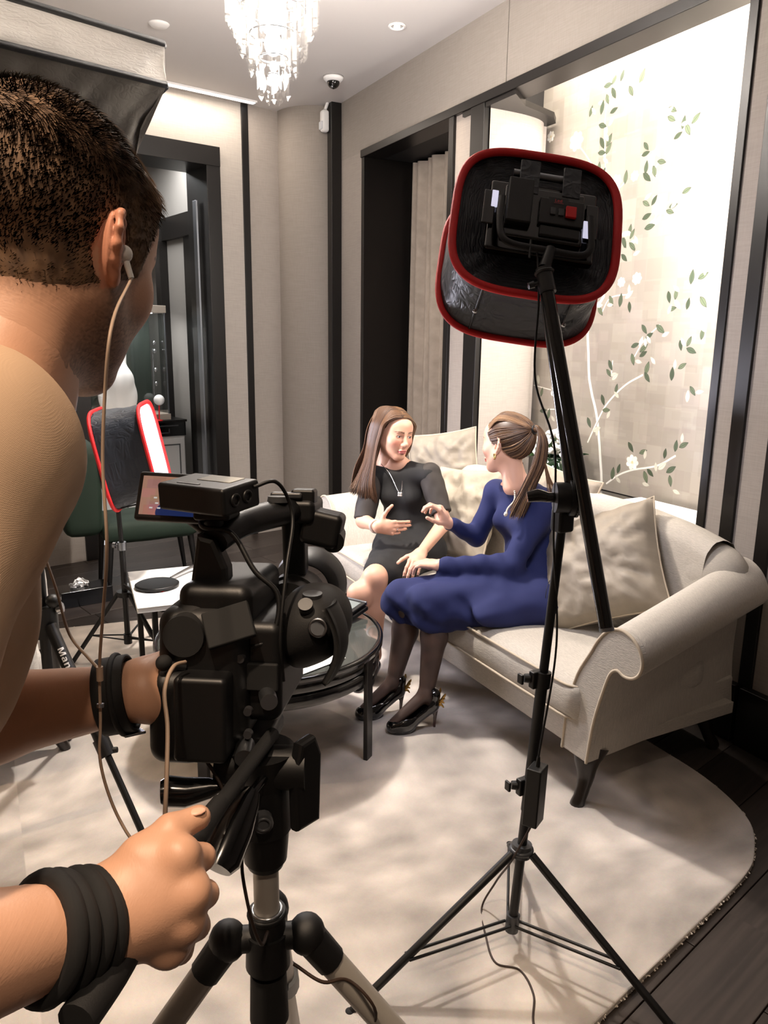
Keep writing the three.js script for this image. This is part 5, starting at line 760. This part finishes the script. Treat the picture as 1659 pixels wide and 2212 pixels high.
  for (let i = 0; i < 160; i++) { const a = rr(-1, 1), p = [L(a * .03 - .01, .118, -.05), L(a * .06, .07, -.105), L(a * .085, 0, -.112), L(a * .09, -.1, -.115), L(a * .1 - .02, -.2, -.12), L(a * .1 - .03, -.3 - rnd() * .03, -.115)]; S.push(p); }
  const capM = sdfMesh(body([ell([0, .033, -.022], [.08, .09, .1], .01), cut(ell([0, -.03, .105], [.064, .108, .085], .012)), cut(ell([0, -.11, -.02], [.3, .09, .3], .01))]), [-.1, -.06, -.14], [.1, .14, .1], .004, () => lin(52, 36, 28)).applyMatrix4(hm);
  part('hair', [strands(S, .0042, cols), capM], hairMat, w);
  // shoes
  for (const [an, d] of [[V(1.5, .03, -2.98), V(-.75, 0, .6)], [V(1.39, .03, -3.1), V(-.75, 0, .6)]]) { const u = d.normalize(); part('shoe', sdfMesh((x, y, z) => Math.max(body([cap(an.clone().addScaledVector(u, -.09).add(V(0, .045, 0)), an.clone().addScaledVector(u, .01), .034, .036, .02), cap(an, an.clone().addScaledVector(u, .09).add(V(0, -.004, 0)), .036, .024, .02)])(x, y, z), .018 - y), ...bounds([an.clone().addScaledVector(u, -.1).add(V(0, .05, 0)), an.clone().addScaledVector(u, .1)], .045), .004), M.blackGloss, w); }
  const nk = thing('necklace', 'silver necklace with a flower pendant on the black dress', 'necklace', [1.8, .86, -3.28]); const n0 = V(-.045, -.135, .02), pd = V(1.806, .862, -3.232);
  part('chain', wire([L(-.05, -.15, .0), L(-.042, -.17, .055).lerp(pd, .12), pd, L(.045, -.17, .05).lerp(pd, .12), L(.05, -.15, 0)], .0016, 40), M.chrome, nk); for (let k = 0; k < 4; k++) part('petal', ball(pd.clone().add(V(.0075 * Math.cos(k * 1.57 + .8) * .72, .0075 * Math.sin(k * 1.57 + .8) - .006, .0075 * Math.cos(k * 1.57 + .8) * .69)), .0065, 1, 1, 1, 8), std(0xe9e6e0, .2, { metalness: .6 }), nk);
  const br = mesh('bracelet', torus(J.wrR.clone().lerp(J.elR, .1).toArray(), J.wrR.clone().sub(J.elR), .03, .006), std(0xe8e4de, .3, { metalness: .4 })); tag(br, 'pale bracelet on the wrist of the woman in black', 'bracelet');
  const rg = mesh('ring', torus(hR.L(.1, -.0115, -.008).toArray(), V(.86, -.3, .5), .0095, .0028, 18), M.chrome); tag(rg, 'silver ring on the gesturing hand of the woman in black', 'ring');
}
// --- woman in blue ---
{
  const w = thing('person', 'woman with a ponytail in a royal blue dress on the sofa', 'person', [2.05, .47, -2.45]);
  const H = V(1.975, 1.175, -2.61), s = 1.07, hm = frame(H, V(-.3, -.04, -1)).multiply(new THREE.Matrix4().makeRotationZ(.04)).scale(V(s, s, s));
  const skin = lin(220, 172, 148), sock = lin(74, 58, 52);
  const fc = faceColor({ skin, blush: lin(226, 142, 126), lip: lin(190, 104, 98), lash: lin(40, 28, 24), browC: lin(88, 64, 48) }), e1 = earPrims(1, .4, 1.02);
  const head = sdfMesh(body(headPrims({ jaw: .043, neck: .04 }).concat(e1.pr, earPrims(-1).pr)), [-.11, -.2, -.13], [.11, .13, .13], .0026, fc).applyMatrix4(hm), eyes = eyeballs([0, 0, 1], hm);
  const J = { neck: V(2.035, .985, -2.585), chest: V(2.06, .83, -2.56), belly: V(2.075, .68, -2.52), pel: V(2.08, .57, -2.49), shL: V(2.075, .94, -2.445), shR: V(2.02, .94, -2.725), elL: V(1.9, .7, -2.44), wrL: V(1.668, .672, -2.63), elR: V(1.955, .735, -2.775), wrR: V(1.797, .81, -2.77), hipL: V(2.02, .555, -2.4), hipR: V(2.04, .54, -2.57), knL: V(1.6, .52, -2.575), knR: V(1.535, .5, -2.69), anL: V(1.545, .165, -2.51), anR: V(1.48, .165, -2.675) };
  const fwd = V(-.98, 0, .18), toeL = V(1.395, .06, -2.52), toeR = V(1.335, .06, -2.68), hlL = V(1.565, .13, -2.49), hlR = V(1.5, .13, -2.67);
  const limbs = [cap(J.neck.clone().add(V(0, -.02, 0)), H.clone().add(V(.02, -.07, .01)), .048, .043), cap(J.neck, J.shR, .04, .045, .04), cap(J.neck, J.shL, .04, .045, .04), flatcap(J.chest, J.belly, .1, .09, fwd, 1.35), cap(J.belly, J.pel, .09, .1), cap(J.shR, J.elR, .04, .034), cap(J.elR, J.wrR, .035, .024), cap(J.shL, J.elL, .04, .034), cap(J.elL, J.wrL, .035, .024), cap(J.hipR, J.knR, .075, .056), cap(J.hipL, J.knL, .075, .056),
    cap(J.knL, J.knL.clone().lerp(J.anL, .36).add(V(.022, 0, 0)), .054, .055, .02), cap(J.knL.clone().lerp(J.anL, .36).add(V(.022, 0, 0)), J.anL, .055, .031, .02), cap(J.knR, J.knR.clone().lerp(J.anR, .36).add(V(.022, 0, 0)), .054, .055, .02), cap(J.knR.clone().lerp(J.anR, .36).add(V(.022, 0, 0)), J.anR, .055, .031, .02),
    cap(J.anL, hlL, .03, .027, .015), cap(J.anL, toeL, .028, .02, .015), cap(J.anR, hlR, .03, .027, .015), cap(J.anR, toeR, .028, .02, .015)];
  const all = sdfMesh(body(limbs), ...bounds(Object.values(J).concat([toeL, toeR, hlL]), .13), .008, (x, y, z) => y < .6 && x < 1.85 ? mix3(sock, lin(120, 92, 80), .35 * clamp(noise(x * 12, y * 12, z * 12))) : skin);
  const hL = handPrims(J.wrL, V(-.42, -.06, -.9), V(-.15, .98, -.05), false, .97, [[.3, .5, .3], [.3, .5, .3], [.35, .5, .3], [.4, .5, .3]]);
  const hR = handPrims(J.wrR, V(-.5, .86, -.1), V(.75, .35, .55), true, .97, [[.55, .9, .5], [.7, 1.0, .5], [.85, 1.0, .5], [.95, 1.0, .5]], 1, [[.6, .6, -.5], [.8, .3, -.5], [.8, 0, -.55]]);
  const hg = [hL, hR].map((h, i) => sdfMesh(body([...h, cap((i ? J.elR : J.elL).clone().lerp(i ? J.wrR : J.wrL, .7), i ? J.wrR : J.wrL, .027, .022, .02)]), ...bounds([i ? J.wrR : J.wrL, h.L(.1, 0, 0), ...h.tips], .035), .003, () => skin));
  part('body', [head, all, ...hg, ...eyes], skinMat, w);
  const sag = V(0, -.02, 0), dp = [flatcap(J.chest.clone().add(V(0, .03, 0)), J.belly, .125, .105, fwd, 1.25, .05), cap(J.belly, J.pel, .112, .13, .06), cap(J.neck.clone().add(V(.01, -.03, 0)), J.shR, .06, .052, .05), cap(J.neck.clone().add(V(.01, -.03, 0)), J.shL, .06, .055, .05), ell(J.chest.clone().addScaledVector(fwd, .07).add(V(0, .01, -.06)), [.06, .055, .06], .05), ell(J.chest.clone().addScaledVector(fwd, .07).add(V(0, .01, .06)), [.06, .055, .06], .05),
    cap(J.shL, J.elL, .055, .047, .03), cap(J.elL, J.wrL.clone().lerp(J.elL, .06), .048, .032, .02), cap(J.shR, J.elR, .052, .045, .03), cap(J.elR, J.wrR.clone().lerp(J.elR, .1), .046, .032, .02),
    cap(J.hipL, J.knL.clone().add(V(-.02, .015, .0)), .115, .082, .06), cap(J.hipR, J.knR.clone().add(V(-.01, .02, -.02)), .115, .082, .06), cap(J.hipL.clone().add(V(-.05, -.02, .04)), J.knL.clone().add(V(.04, -.055, .035)), .09, .05, .06), cap(J.knL.clone().add(V(-.02, -.05, .02)), J.knR.clone().add(V(0, -.06, -.06)), .05, .045, .05), ell([2.07, .53, -2.34], [.16, .085, .13], .06), ell([1.85, .525, -2.37], [.17, .062, .07], .06)];
  dp.push(cut(cap(J.neck.clone().add(V(-.02, .07, 0)), J.neck.clone().add(V(-.09, .05, .0)), .06, .07, .006)));
  dp.push(cut(cap([1.5, .36, -2.6], [1.4, .3, -2.62], .075, .1, .02)));
  const df = body(dp), folds = (x, y, z) => { const lap = clamp((2.0 - x) * 3) * clamp((.66 - y) * 8), sl = clamp((y - .62) * 8) * clamp((2.02 - x) * 6); return df(x, y, z) + .0035 * noise(x * 8, y * 8, z * 8) + lap * (.006 * Math.sin((z * .9 + y * 1.2) * 42 + x * 10 + 2 * noise(x * 5, y * 5, z * 5)) + .006 * noise(x * 6, y * 10, z * 12)) + sl * .004 * Math.sin((x * 1 + z * .6) * 75 + y * 20); };
  part('dress', sdfMesh(folds, ...bounds([J.neck, J.pel, J.shR, J.shL, J.elL, J.wrL, J.elR, J.wrR, J.knR, J.knL, [2.1, .5, -2.25]], .17), .0075), knit, w);
  // hair pulled back into a ponytail
  const L = (x, y, z) => V(x, y, z).applyMatrix4(hm), S = [], cols = [lin(92, 66, 46), lin(116, 86, 60), lin(78, 55, 40), lin(142, 110, 80), lin(64, 45, 34)];
  const tie = [0, .062, -.122], onSk = (x, y, z, o = .005) => { const c = [0, .032, -.02], r = [.078 + o, .09 + o, .1 + o], d = V((x - c[0]) / r[0], (y - c[1]) / r[1], (z - c[2]) / r[2]).normalize(); return [c[0] + d.x * r[0], c[1] + d.y * r[1], c[2] + d.z * r[2]]; };
  for (let i = 0; i < 520; i++) { const side = i % 2 ? 1 : -1, t = rnd(); let a; if (t < .5) { const k = rnd(); a = [side * lerp(0, .062, k), lerp(.105, .045, k * k), lerp(.07, .055, k)]; } else if (t < .75) { const k = rnd(); a = [side * lerp(.066, .072, k), lerp(.045, .0, k), lerp(.05, .005, k)]; } else { const k = rnd(); a = [side * lerp(.072, .0, k), lerp(-.01, -.075, k), lerp(-.03, -.075, k)]; } const j = .002 + .005 * rnd(), p0 = onSk(...a, j), p1 = onSk(lerp(a[0], tie[0], .35), lerp(a[1], tie[1], .3) + (t < .5 ? .02 : 0), lerp(a[2], tie[2], .35), j + .001), p2 = onSk(lerp(a[0], tie[0], .7), lerp(a[1], tie[1], .7), lerp(a[2], tie[2], .72), j); S.push([L(...p0), L(...p1), L(...p2), L(tie[0] + rr(-.008, .008), tie[1] + rr(-.008, .008), tie[2])]); }
  for (let i = 0; i < 330; i++) { const a = rr(0, 6.283), r = Math.sqrt(rnd()), x = Math.cos(a) * r, y = Math.sin(a) * r, fan = rnd(); S.push([L(tie[0] + x * .009, tie[1] + y * .009, tie[2] + .004), L(x * .014 + .004, .066 + y * .012, -.15 + y * .006), L(x * .026 + .008, .03 + y * .006, -.172 + y * .012), L(x * .034 + .014, -.06, -.165 + y * .022), L(x * .036 + .03 + fan * .01, -.15, -.14 + y * .02), L(x * .045 + .05 + fan * .035, -.24 - .04 * rnd(), -.1 + y * .02 - fan * .02)]); }
  for (let i = 0; i < 14; i++) { const k = i / 14; S.push([L(.01, -.05, -.185), L(-.005 - .02 * k, -.13, -.19 - .01 * k), L(-.01 - .05 * k + rr(-.01, .01), -.19 - rr(0, .04), -.2 - .03 * k)]); }
  const capM = sdfMesh(body([ell([0, .032, -.02], [.0775, .0895, .0995], .01), cut(ell([0, -.035, .1], [.09, .115, .075], .01)), cut(ell([0, -.14, .02], [.3, .1, .09], .02)), cut(ell([0, -.165, -.06], [.3, .11, .2], .01)), cut(ell([.08, -.02, .02], [.03, .05, .03], .01)), cut(ell([-.08, -.02, .02], [.03, .05, .03], .01))]), [-.1, -.1, -.14], [.1, .14, .1], .0035, () => lin(70, 49, 36)).applyMatrix4(hm);
  part('hair', [strands(S, .0034, cols), capM], hairMat, w);
  part('hair_tie', torus(L(0, .064, -.128).toArray(), V(0, .1, -1).applyMatrix4(new THREE.Matrix4().extractRotation(hm)), .014, .006, 20), M.black, w);
  // platform pumps with gold winged heels
  for (const [toe, heel] of [[V(1.375, 0, -2.522), V(1.585, 0, -2.478)], [V(1.31, 0, -2.682), V(1.52, 0, -2.66)]]) {
    const u = toe.clone().sub(heel).setY(0).normalize(), at = (a, y, b = 0) => toe.clone().addScaledVector(u, -a).add(V(0, y, 0)).addScaledVector(V(-u.z, 0, u.x), b), foot = body([cap(at(.14, .16), at(.01, .05), .03, .02, .015), cap(at(.15, .2), at(.18, .14), .034, .029, .015)]);
    const outer = body([cap(at(.02, .045), at(.07, .05), .03, .036, .02), cap(at(.07, .05), at(.185, .122), .036, .03, .03), cap(at(.185, .122), at(.193, .165), .031, .029, .015)]);
    const inner = body([cap(at(.045, .075), at(.1, .1), .024, .028, .02), cap(at(.1, .1), at(.18, .165), .026, .024, .02), cap(at(.12, .15), at(.1, .25), .05, .06, .02)]);
    const sh = part('shoe', sdfMesh((x, y, z) => Math.max(outer(x, y, z), -inner(x, y, z)), ...bounds([at(-.02, .02), at(.2, .17)], .05), .003), phy(0x08080a, .08, { clearcoat: 1 }), w);
    part('platform', [...Array(1)].map(() => { const pts = []; for (let k = 0; k < 24; k++) { const a = k / 24 * 6.283; pts.push([Math.cos(a) * .058 * (1 - .1 * Math.cos(a)), Math.sin(a) * .034]); } return slab(pts, .028, .003, true).rotateX(-Math.PI / 2).applyMatrix4(new THREE.Matrix4().makeBasis(u, V(0, 1, 0), V(-u.z, 0, u.x)).setPosition(at(.055, .017))); }), M.blackGloss, sh);
    part('stiletto_heel', tube([at(.2, .1), at(.202, .07), at(.2, .03), at(.2, .018)], [.016, .008, .0055, .0055], 10), phy(0x3a1a12, .15, { clearcoat: 1 }), sh);
    for (const sd of [-1, 1]) for (let k = 0; k < 4; k++) part('gold_wing', tube(catm([at(.2, .115, sd * .012), at(.218 + k * .004, .13 + k * .012, sd * .024), at(.228 + k * .002, .118 + k * .02, sd * .03)], 8), [.004, .006, .0025], 6), std(0xb08a4a, .3, { metalness: 1 }), sh);
  }
  const er = mesh('earring', [torus(e1.E(-.002, -.04, .007).applyMatrix4(hm).toArray(), [.9, 0, .3], .011, .0028, 20)], std(0xd9b877, .25, { metalness: 1 })); tag(er, 'gold hoop earring of the woman in blue', 'earring');
  const nk = thing('necklace', 'jewelled collar necklace at the neckline of the blue dress', 'necklace', [1.95, .93, -2.5]); const cp = catm([V(1.962, .993, -2.525), V(1.931, .957, -2.484), V(1.89, .93, -2.47), V(1.88, .905, -2.47)], 20); cp.forEach((p, i) => part('jewel', ball(p, i > 18 ? .0085 : .0042, 1, 1, 1, 8), std(0xe6dccb, .2, { metalness: .5 }), nk));
  const lw = mesh('microphone_lead', wire([[2.03, .66, -2.33], [1.97, .64, -2.29], [1.95, .58, -2.27], [1.99, .52, -2.25], [2.02, .48, -2.23]], .0013, 24), M.cable); tag(lw, 'thin black microphone lead on the blue skirt', 'cable');
}
// --- camera operator ---
{
  const w = thing('person', 'man in a tan T-shirt bending over the camcorder at the left edge', 'person', [-.15, 0, -.65]);
  const H = V(.072, 1.676, -.77), fw = V(.7, -.3, -.66).normalize(), hm = frame(H, fw).multiply(new THREE.Matrix4().makeRotationZ(.03)), L = (x, y, z) => V(x, y, z).applyMatrix4(hm);
  const skin = lin(198, 152, 124), hairC = lin(84, 62, 46), eR = earPrims(-1, .5, .88), eL = earPrims(1, .5, .88);
  const grain = (x, y, z) => .5 + .5 * noise(x * 700, y * 700, z * 700);
  // share of hair over the skull in head space: full on top, cropped to nothing at the nape
  const hairAt = (x, y, z) => { const ax = Math.abs(x); let line = -.075 + sstep(-.07, .06, z) * .045 + sstep(.03, .05, z) * .035; line += sstep(.045, .085, z) * .09; const ear = Math.hypot((y + .004) / .03, (z + .012) / .017) < 1 && ax > .055 ? 0 : 1; return sstep(line - .012, line + .05, y) * ear * (z > .062 + .03 * clamp((y - .04) * 12) ? 0 : 1); };
  const fc = faceColor({ skin, blush: lin(206, 138, 108), lip: lin(170, 104, 92), lash: lin(40, 28, 24), browC: lin(60, 42, 32), extra: (x, y, z, c) => {
    const h = hairAt(x, y, z); c = mix3(c, hairC, clamp(h * 1.15 - .35 * grain(x, y, z)) * .92);
    const ax = Math.abs(x), b = sstep(-.022, -.062, y) * sstep(-.03, .01, z + (y + .05) * -.4) * (y > -.125 ? 1 : 0) * sstep(-.128, -.11, y); c = mix3(c, lin(66, 48, 38), clamp(b * (.35 + .55 * grain(x * 1.3, y, z)))); const sb = (ax > .05 && z > -.004 && z < .02 && y > -.05 && y < .04) ? .75 : 0; c = mix3(c, hairC, sb * grain(x, y * 1.2, z));
    if (Math.hypot((y + .006) / .036, (z + .022) / .03) < 1 && ax > .07) c = mix3(skin, lin(205, 122, 98), .45); return c; } });
  const hp = headPrims({ jaw: .052, neck: .056, brow: .011 }).concat(eR.pr, eL.pr);
  const head = sdfMesh(body(hp), [-.115, -.2, -.13], [.115, .13, .135], .0021, fc).applyMatrix4(hm), eyes = eyeballs([0, -.1, 1], hm);
  const J = { neck: V(.005, 1.545, -.75), shR: V(-.01, 1.512, -.655), shL: V(-.01, 1.49, -.92), chest: V(-.095, 1.39, -.76), belly: V(-.35, 1.15, -.73), pel: V(-.46, .95, -.73), elR: V(-.152, 1.265, -.423), wrR: V(.046, 1.18, -.522), elL: V(-.1, 1.2, -.865), wrL: V(.124, 1.237, -.773), hipR: V(-.46, .93, -.64), hipL: V(-.46, .93, -.82), knR: V(-.38, .5, -.62), knL: V(-.38, .5, -.84), anR: V(-.44, .09, -.6), anL: V(-.44, .09, -.86) };
  const limbs = [cap(J.neck, L(0, -.1, -.03), .062, .056), cap(J.neck, J.shR, .05, .06, .05), cap(J.neck, J.shL, .05, .06, .05), flatcap(J.chest, J.belly, .15, .14, V(1, .2, 0), 1.35), cap(J.belly, J.pel, .13, .13), cap(J.shR, J.elR, .052, .044, .03), cap(J.elR, J.elR.clone().lerp(J.wrR, .35), .044, .046, .02), cap(J.elR.clone().lerp(J.wrR, .35), J.wrR, .046, .03, .02), cap(J.shL, J.elL, .052, .044, .03), cap(J.elL, J.elL.clone().lerp(J.wrL, .35), .045, .047, .02), cap(J.elL.clone().lerp(J.wrL, .35), J.wrL, .047, .028, .02), cap(J.hipR, J.knR, .085, .06), cap(J.hipL, J.knL, .085, .06), cap(J.knR, J.anR, .058, .04), cap(J.knL, J.anL, .058, .04)];
  const bo = sdfMesh(body(limbs), ...bounds(Object.values(J), .18), .009, () => skin);
  // right hand closed on the pan handle, left hand on the lens side
  const PX = (x, y, d) => { const u = (x - 829.5) / 1650, v = -(y - 1106) / 1650; return V(u, v, -1).multiplyScalar(d).applyEuler(new THREE.Euler(-.22166, -.48869, .0125, 'YXZ')).add(V(0, 1.6, 0)); };
  const wr = J.wrR, mcp = [V(.103, 1.219, -.516), V(.107, 1.195, -.503), V(.101, 1.171, -.503), V(.09, 1.149, -.51)], pip = [V(.124, 1.2, -.532), V(.123, 1.174, -.522), V(.115, 1.148, -.522), V(.102, 1.127, -.527)], dip = [V(.12, 1.18, -.553), V(.118, 1.154, -.542), V(.109, 1.13, -.54), V(.097, 1.112, -.543)], tip = [V(.104, 1.178, -.56), V(.101, 1.153, -.55), V(.094, 1.131, -.547), V(.084, 1.115, -.547)];
  const hand = []; mcp.forEach((p, i) => { const b = wr.clone().lerp(p, .12); hand.push(cap(b, p, .019, .0135, .016), cap(p, pip[i], .0125, .0105, .007), cap(pip[i], dip[i], .0102, .0092, .003), cap(dip[i], tip[i], .0092, .008, .003), ell(p, [.0135, .0135, .0135], .008)); });
  hand.push(cap(wr, V(.078, 1.186, -.517), .027, .024, .02), cap(wr.clone().add(V(.01, .014, -.004)), V(.078, 1.216, -.531), .021, .016, .018), cap(V(.078, 1.216, -.531), V(.102, 1.227, -.538), .0145, .0125, .008), cap(V(.102, 1.227, -.538), V(.126, 1.226, -.546), .0122, .0098, .004), cap(J.elR.clone().lerp(wr, .75), wr, .034, .028, .02));
  const hg = sdfMesh(body(hand), ...bounds([...mcp, ...tip, wr, V(.14, 1.24, -.56)], .032), .0024, () => skin), thumbNail = ball([.124, 1.235, -.541], .0072, 1, .3, .7, 10);
  const hl = handPrims(J.wrL, V(.9, .05, -.1), V(-.2, .5, .8), false, 1.02, [.35, .5, .3], 1), hlg = sdfMesh(body([...hl, cap(J.elL.clone().lerp(J.wrL, .75), J.wrL, .033, .027, .02)]), ...bounds([J.wrL, ...hl.tips], .035), .0028, () => skin);
  part('body', [head, bo, hg, hlg, ...eyes], skinMat2, w); part('nail', thumbNail, std(0xdcae96, .4), w);
  // hair blades
  const P = [], N = [], C = [], hcol = [lin(120, 92, 67), lin(134, 104, 76), lin(108, 83, 61), lin(146, 114, 84), lin(98, 75, 56)], sk = body(headPrims({ jaw: .052, neck: .056, brow: .011 }));
  const thick = (x, y, z) => -.003 + (.0055 + .0085 * sstep(.035, .085, y) + .0005 * noise(x * 120, y * 60, z * 60)) * sstep(.05, 1, hairAt(x, y, z)), shell = sdfMesh((x, y, z) => sk(x, y, z) - thick(x, y, z), [-.1, -.1, -.14], [.1, .14, .1], .0026, (x, y, z) => mix3(lin(90, 68, 51), lin(132, 102, 75), clamp(.45 + .55 * noise(x * 160, y * 45, z * 60)))).applyMatrix4(hm);
  let made = 0; for (let tries = 0; made < 18000 && tries < 90000; tries++) {
    const u = rr(-1, 1), a = rr(0, 6.2832), q = Math.sqrt(1 - u * u), d = V(q * Math.cos(a), u, q * Math.sin(a)); let r = .13; const c = V(0, .02, -.018); for (let k = 0; k < 9; k++) { const p = c.clone().addScaledVector(d, r); r -= (sk(p.x, p.y, p.z) - .92 * thick(p.x, p.y, p.z)) * .9; } const p = c.clone().addScaledVector(d, r), h = hairAt(p.x, p.y, p.z); if (p.y < -.09 || rnd() > h * 1.1) continue; made++;
    const top = sstep(.035, .085, p.y), len = lerp(.004, .015, top) * rr(.7, 1.25) * (.5 + .5 * h), n = d.clone(), comb = V(rr(-.3, .3), -.4 + .3 * top, lerp(-.3, .3, top)), cmb = comb.addScaledVector(n, -comb.dot(n)).normalize(), dir = n.clone().multiplyScalar(.24).addScaledVector(comb, .85).normalize(), e1 = p.clone().addScaledVector(dir, len * .55).addScaledVector(n, len * .06), e2 = p.clone().addScaledVector(dir, len).addScaledVector(n, len * lerp(.05, .02, top)), sd = dir.clone().cross(n).normalize().multiplyScalar(.00032), c0 = hcol[(made * 7) % 5], nb = n.clone().addScaledVector(dir, -n.dot(dir)).normalize();
    const A = p.clone().add(sd), B = p.clone().sub(sd), D = e1.clone().add(sd), E = e1.clone().sub(sd); for (const t of [[A, B, D], [B, E, D], [D, E, e2]]) for (const v of t) { P.push(v.x, v.y, v.z); N.push(nb.x, nb.y, nb.z); C.push(...c0); }
  }
  const hg2 = new THREE.BufferGeometry(); hg2.setAttribute('position', new THREE.Float32BufferAttribute(P, 3)); hg2.setAttribute('normal', new THREE.Float32BufferAttribute(N, 3)); hg2.setAttribute('color', new THREE.Float32BufferAttribute(C, 3)); hg2.applyMatrix4(hm);
  const hmat = hairMat.clone(); hmat.roughness = .75; hmat.side = THREE.DoubleSide; part('hair', [shell, hg2], hmat, w);
  // clothes
  const tee = [cap(J.neck.clone().add(V(-.03, -.035, 0)), J.shR.clone().add(V(0, .0, .0)), .07, .075, .06), cap(J.neck.clone().add(V(-.03, -.035, 0)), J.shL, .07, .075, .06), flatcap(J.chest, J.belly, .168, .16, V(1, .2, 0), 1.3, .07), cap(J.belly, J.pel, .15, .15, .05), cap(J.shR, J.shR.clone().lerp(J.elR, .66), .076, .072, .04), cap(J.shL, J.shL.clone().lerp(J.elL, .66), .076, .072, .04)];
  const tf = body(tee), ns = body([cap(J.neck.clone().add(V(.01, .03, .0)), J.neck.clone().add(V(.03, .16, -.01)), .082, .1, .01)]), cuff = (a, b, k) => { const e = a.clone().lerp(b, k), t = b.clone().sub(a).normalize(); return [e, t]; }, cR = cuff(J.shR, J.elR, .62), cL = cuff(J.shL, J.elL, .62);
  const tf2 = (x, y, z) => { let d = tf(x, y, z) + .004 * noise(x * 9, y * 6, z * 9) + .004 * Math.sin((x * .7 + z) * 46 + y * 9 + 2 * noise(x * 4, y * 4, z * 4)) * clamp((1.42 - y) * 5); d = Math.max(d, -ns(x, y, z)); for (const [e, t] of [cR, cL]) { const q = (x - e.x) * t.x + (y - e.y) * t.y + (z - e.z) * t.z; if (Math.hypot(x - e.x, y - e.y, z - e.z) < .12) d = Math.max(d, q); } return Math.max(d, .9 - y); };
  const shirt = std(0xb79a7e, .85, { bumpMap: T.weave, bumpScale: .0003 }), ts = part('tshirt', sdfMesh(tf2, ...bounds([J.neck, J.pel, J.shR, J.shL, J.chest], .2), .0065), shirt, w);
  part('trousers', sdfMesh((x, y, z) => Math.max(body([cap(J.pel, J.belly.clone().lerp(J.pel, .7), .14, .14, .05), cap(J.hipR, J.knR, .1, .075, .06), cap(J.hipL, J.knL, .1, .075, .06), cap(J.knR, J.anR, .074, .06, .03), cap(J.knL, J.anL, .074, .06, .03)])(x, y, z), .08 - y), ...bounds([J.pel, J.hipR, J.hipL, J.knR, J.knL, J.anR, J.anL], .17), .012), std(0x23252b, .85), w);
  for (const a of [J.anR, J.anL]) part('shoe', sdfMesh((x, y, z) => Math.max(body([cap(a, a.clone().add(V(.02, -.04, 0)), .05, .05, .02), cap(a.clone().add(V(.02, -.04, 0)), a.clone().add(V(.17, -.05, 0)), .05, .036, .03)])(x, y, z), .02 - y), ...bounds([a, a.clone().add(V(.19, -.06, 0))], .06), .007), std(0x2b2b2d, .6), w);
  // watch on the left wrist
  { const c = J.wrL.clone().lerp(J.elL, .1), ax = J.wrL.clone().sub(J.elL).normalize(), r = .0335, wt = thing('wrist_watch', 'black rubber-strapped wristwatch on the outstretched arm', 'watch', c.toArray()); const bm = frame(c, ax); part('strap', (() => { const g = lathe([[r, -.016], [r + .003, -.015], [r + .0032, .015], [r, .016], [r - .0008, 0], [r, -.016]], 40).rotateX(Math.PI / 2); return g.scale(1, 1.12, 1).applyMatrix4(bm); })(), M.rubber, wt); const dq = V(.3, .93, .2).applyMatrix4(new THREE.Matrix4()); part('case', rod(c.clone().add(V(.0, -.032, -.024)), c.clone().add(V(.002, -.04, -.032)), .017, .016, 24), M.plastic, wt); part('buckle', [beam(c.clone().add(V(0, -.038, .016)), c.clone().add(V(.022, -.04, .012)), .003, .018, .001)], M.chrome, wt); part('keeper', rot(torus([0, 0, 0], [0, 0, 1], r + .0035, .003, 40), 0).scale(1, 1.12, 1).applyMatrix4(frame(c.clone().addScaledVector(ax, .004), ax)), M.rubber, wt); }
  { const c = J.wrR.clone().lerp(J.elR, .12), ax = J.wrR.clone().sub(J.elR).normalize(), cf = thing('leather_bracelet', 'wide black wrapped leather bracelet on the wrist holding the pan handle', 'bracelet', c.toArray()); for (let k = 0; k < 4; k++) part('strap_turn', torus(c.clone().addScaledVector(ax, (k - 1.5) * .0125).toArray(), ax.clone().add(V(.0, .05 * (k % 2 ? 1 : -1), .03)), .037 - .0012 * k, .0072, 44).scale(1, 1, 1), M.rubber, cf); }
  // earphones
  { const e = eR.E(-.003, -.003, .012).applyMatrix4(hm), ep = thing('earphones', 'white in-ear earphone with a long pale cord hanging from the operator', 'earphones', e.toArray()); part('earbud', [ball(e, .0075), rod(e, e.clone().add(V(.004, -.02, .006)), .003, .0025, 10)], M.white, ep);
    const s0 = e.clone().add(V(.004, -.02, .006)); part('cord', wire([s0, PX(238, 720, .545), PX(226, 860, .55), PX(222, 1000, .555), PX(231, 1180, .56), PX(222, 1330, .6), PX(215, 1445, .63), PX(217, 1560, .64), PX(216, 1640, .64), PX(240, 1730, .645), PX(275, 1800, .645), PX(330, 1870, .66)], .0013, 90), M.cord, ep); part('cord', wire([PX(100, 1210, .7), PX(122, 1275, .68), PX(150, 1370, .66), PX(190, 1420, .64), PX(215, 1447, .63)], .0013, 40), M.cord, ep); part('splitter', rod(PX(215, 1440, .63), PX(216, 1470, .632), .0028), M.cord, ep); part('slider', rod(PX(217, 1520, .637), PX(217, 1528, .637), .003), M.chrome, ep); }
  const cw = mesh('monitor_cable', wire([PX(400, 1430, .78), PX(375, 1440, .76), PX(356, 1490, .74), PX(362, 1570, .72), PX(360, 1680, .7), PX(357, 1790, .7), PX(370, 1880, .72), PX(420, 1980, .78)], .0022, 60), M.cord); tag(cw, 'tan cable drooping from the camcorder beside the handle grip', 'cable');
  const fm = thing('foam_microphone', 'tiny black foam-tipped microphone by the operator\'s wrist', 'microphone', PX(355, 1432, .79).toArray()); part('foam', ball(PX(354, 1432, .79), .0085), M.rubber, fm); part('stem', rod(PX(358, 1434, .79), PX(400, 1442, .8), .004), M.black, fm);
}
renderer.render(scene, camera);
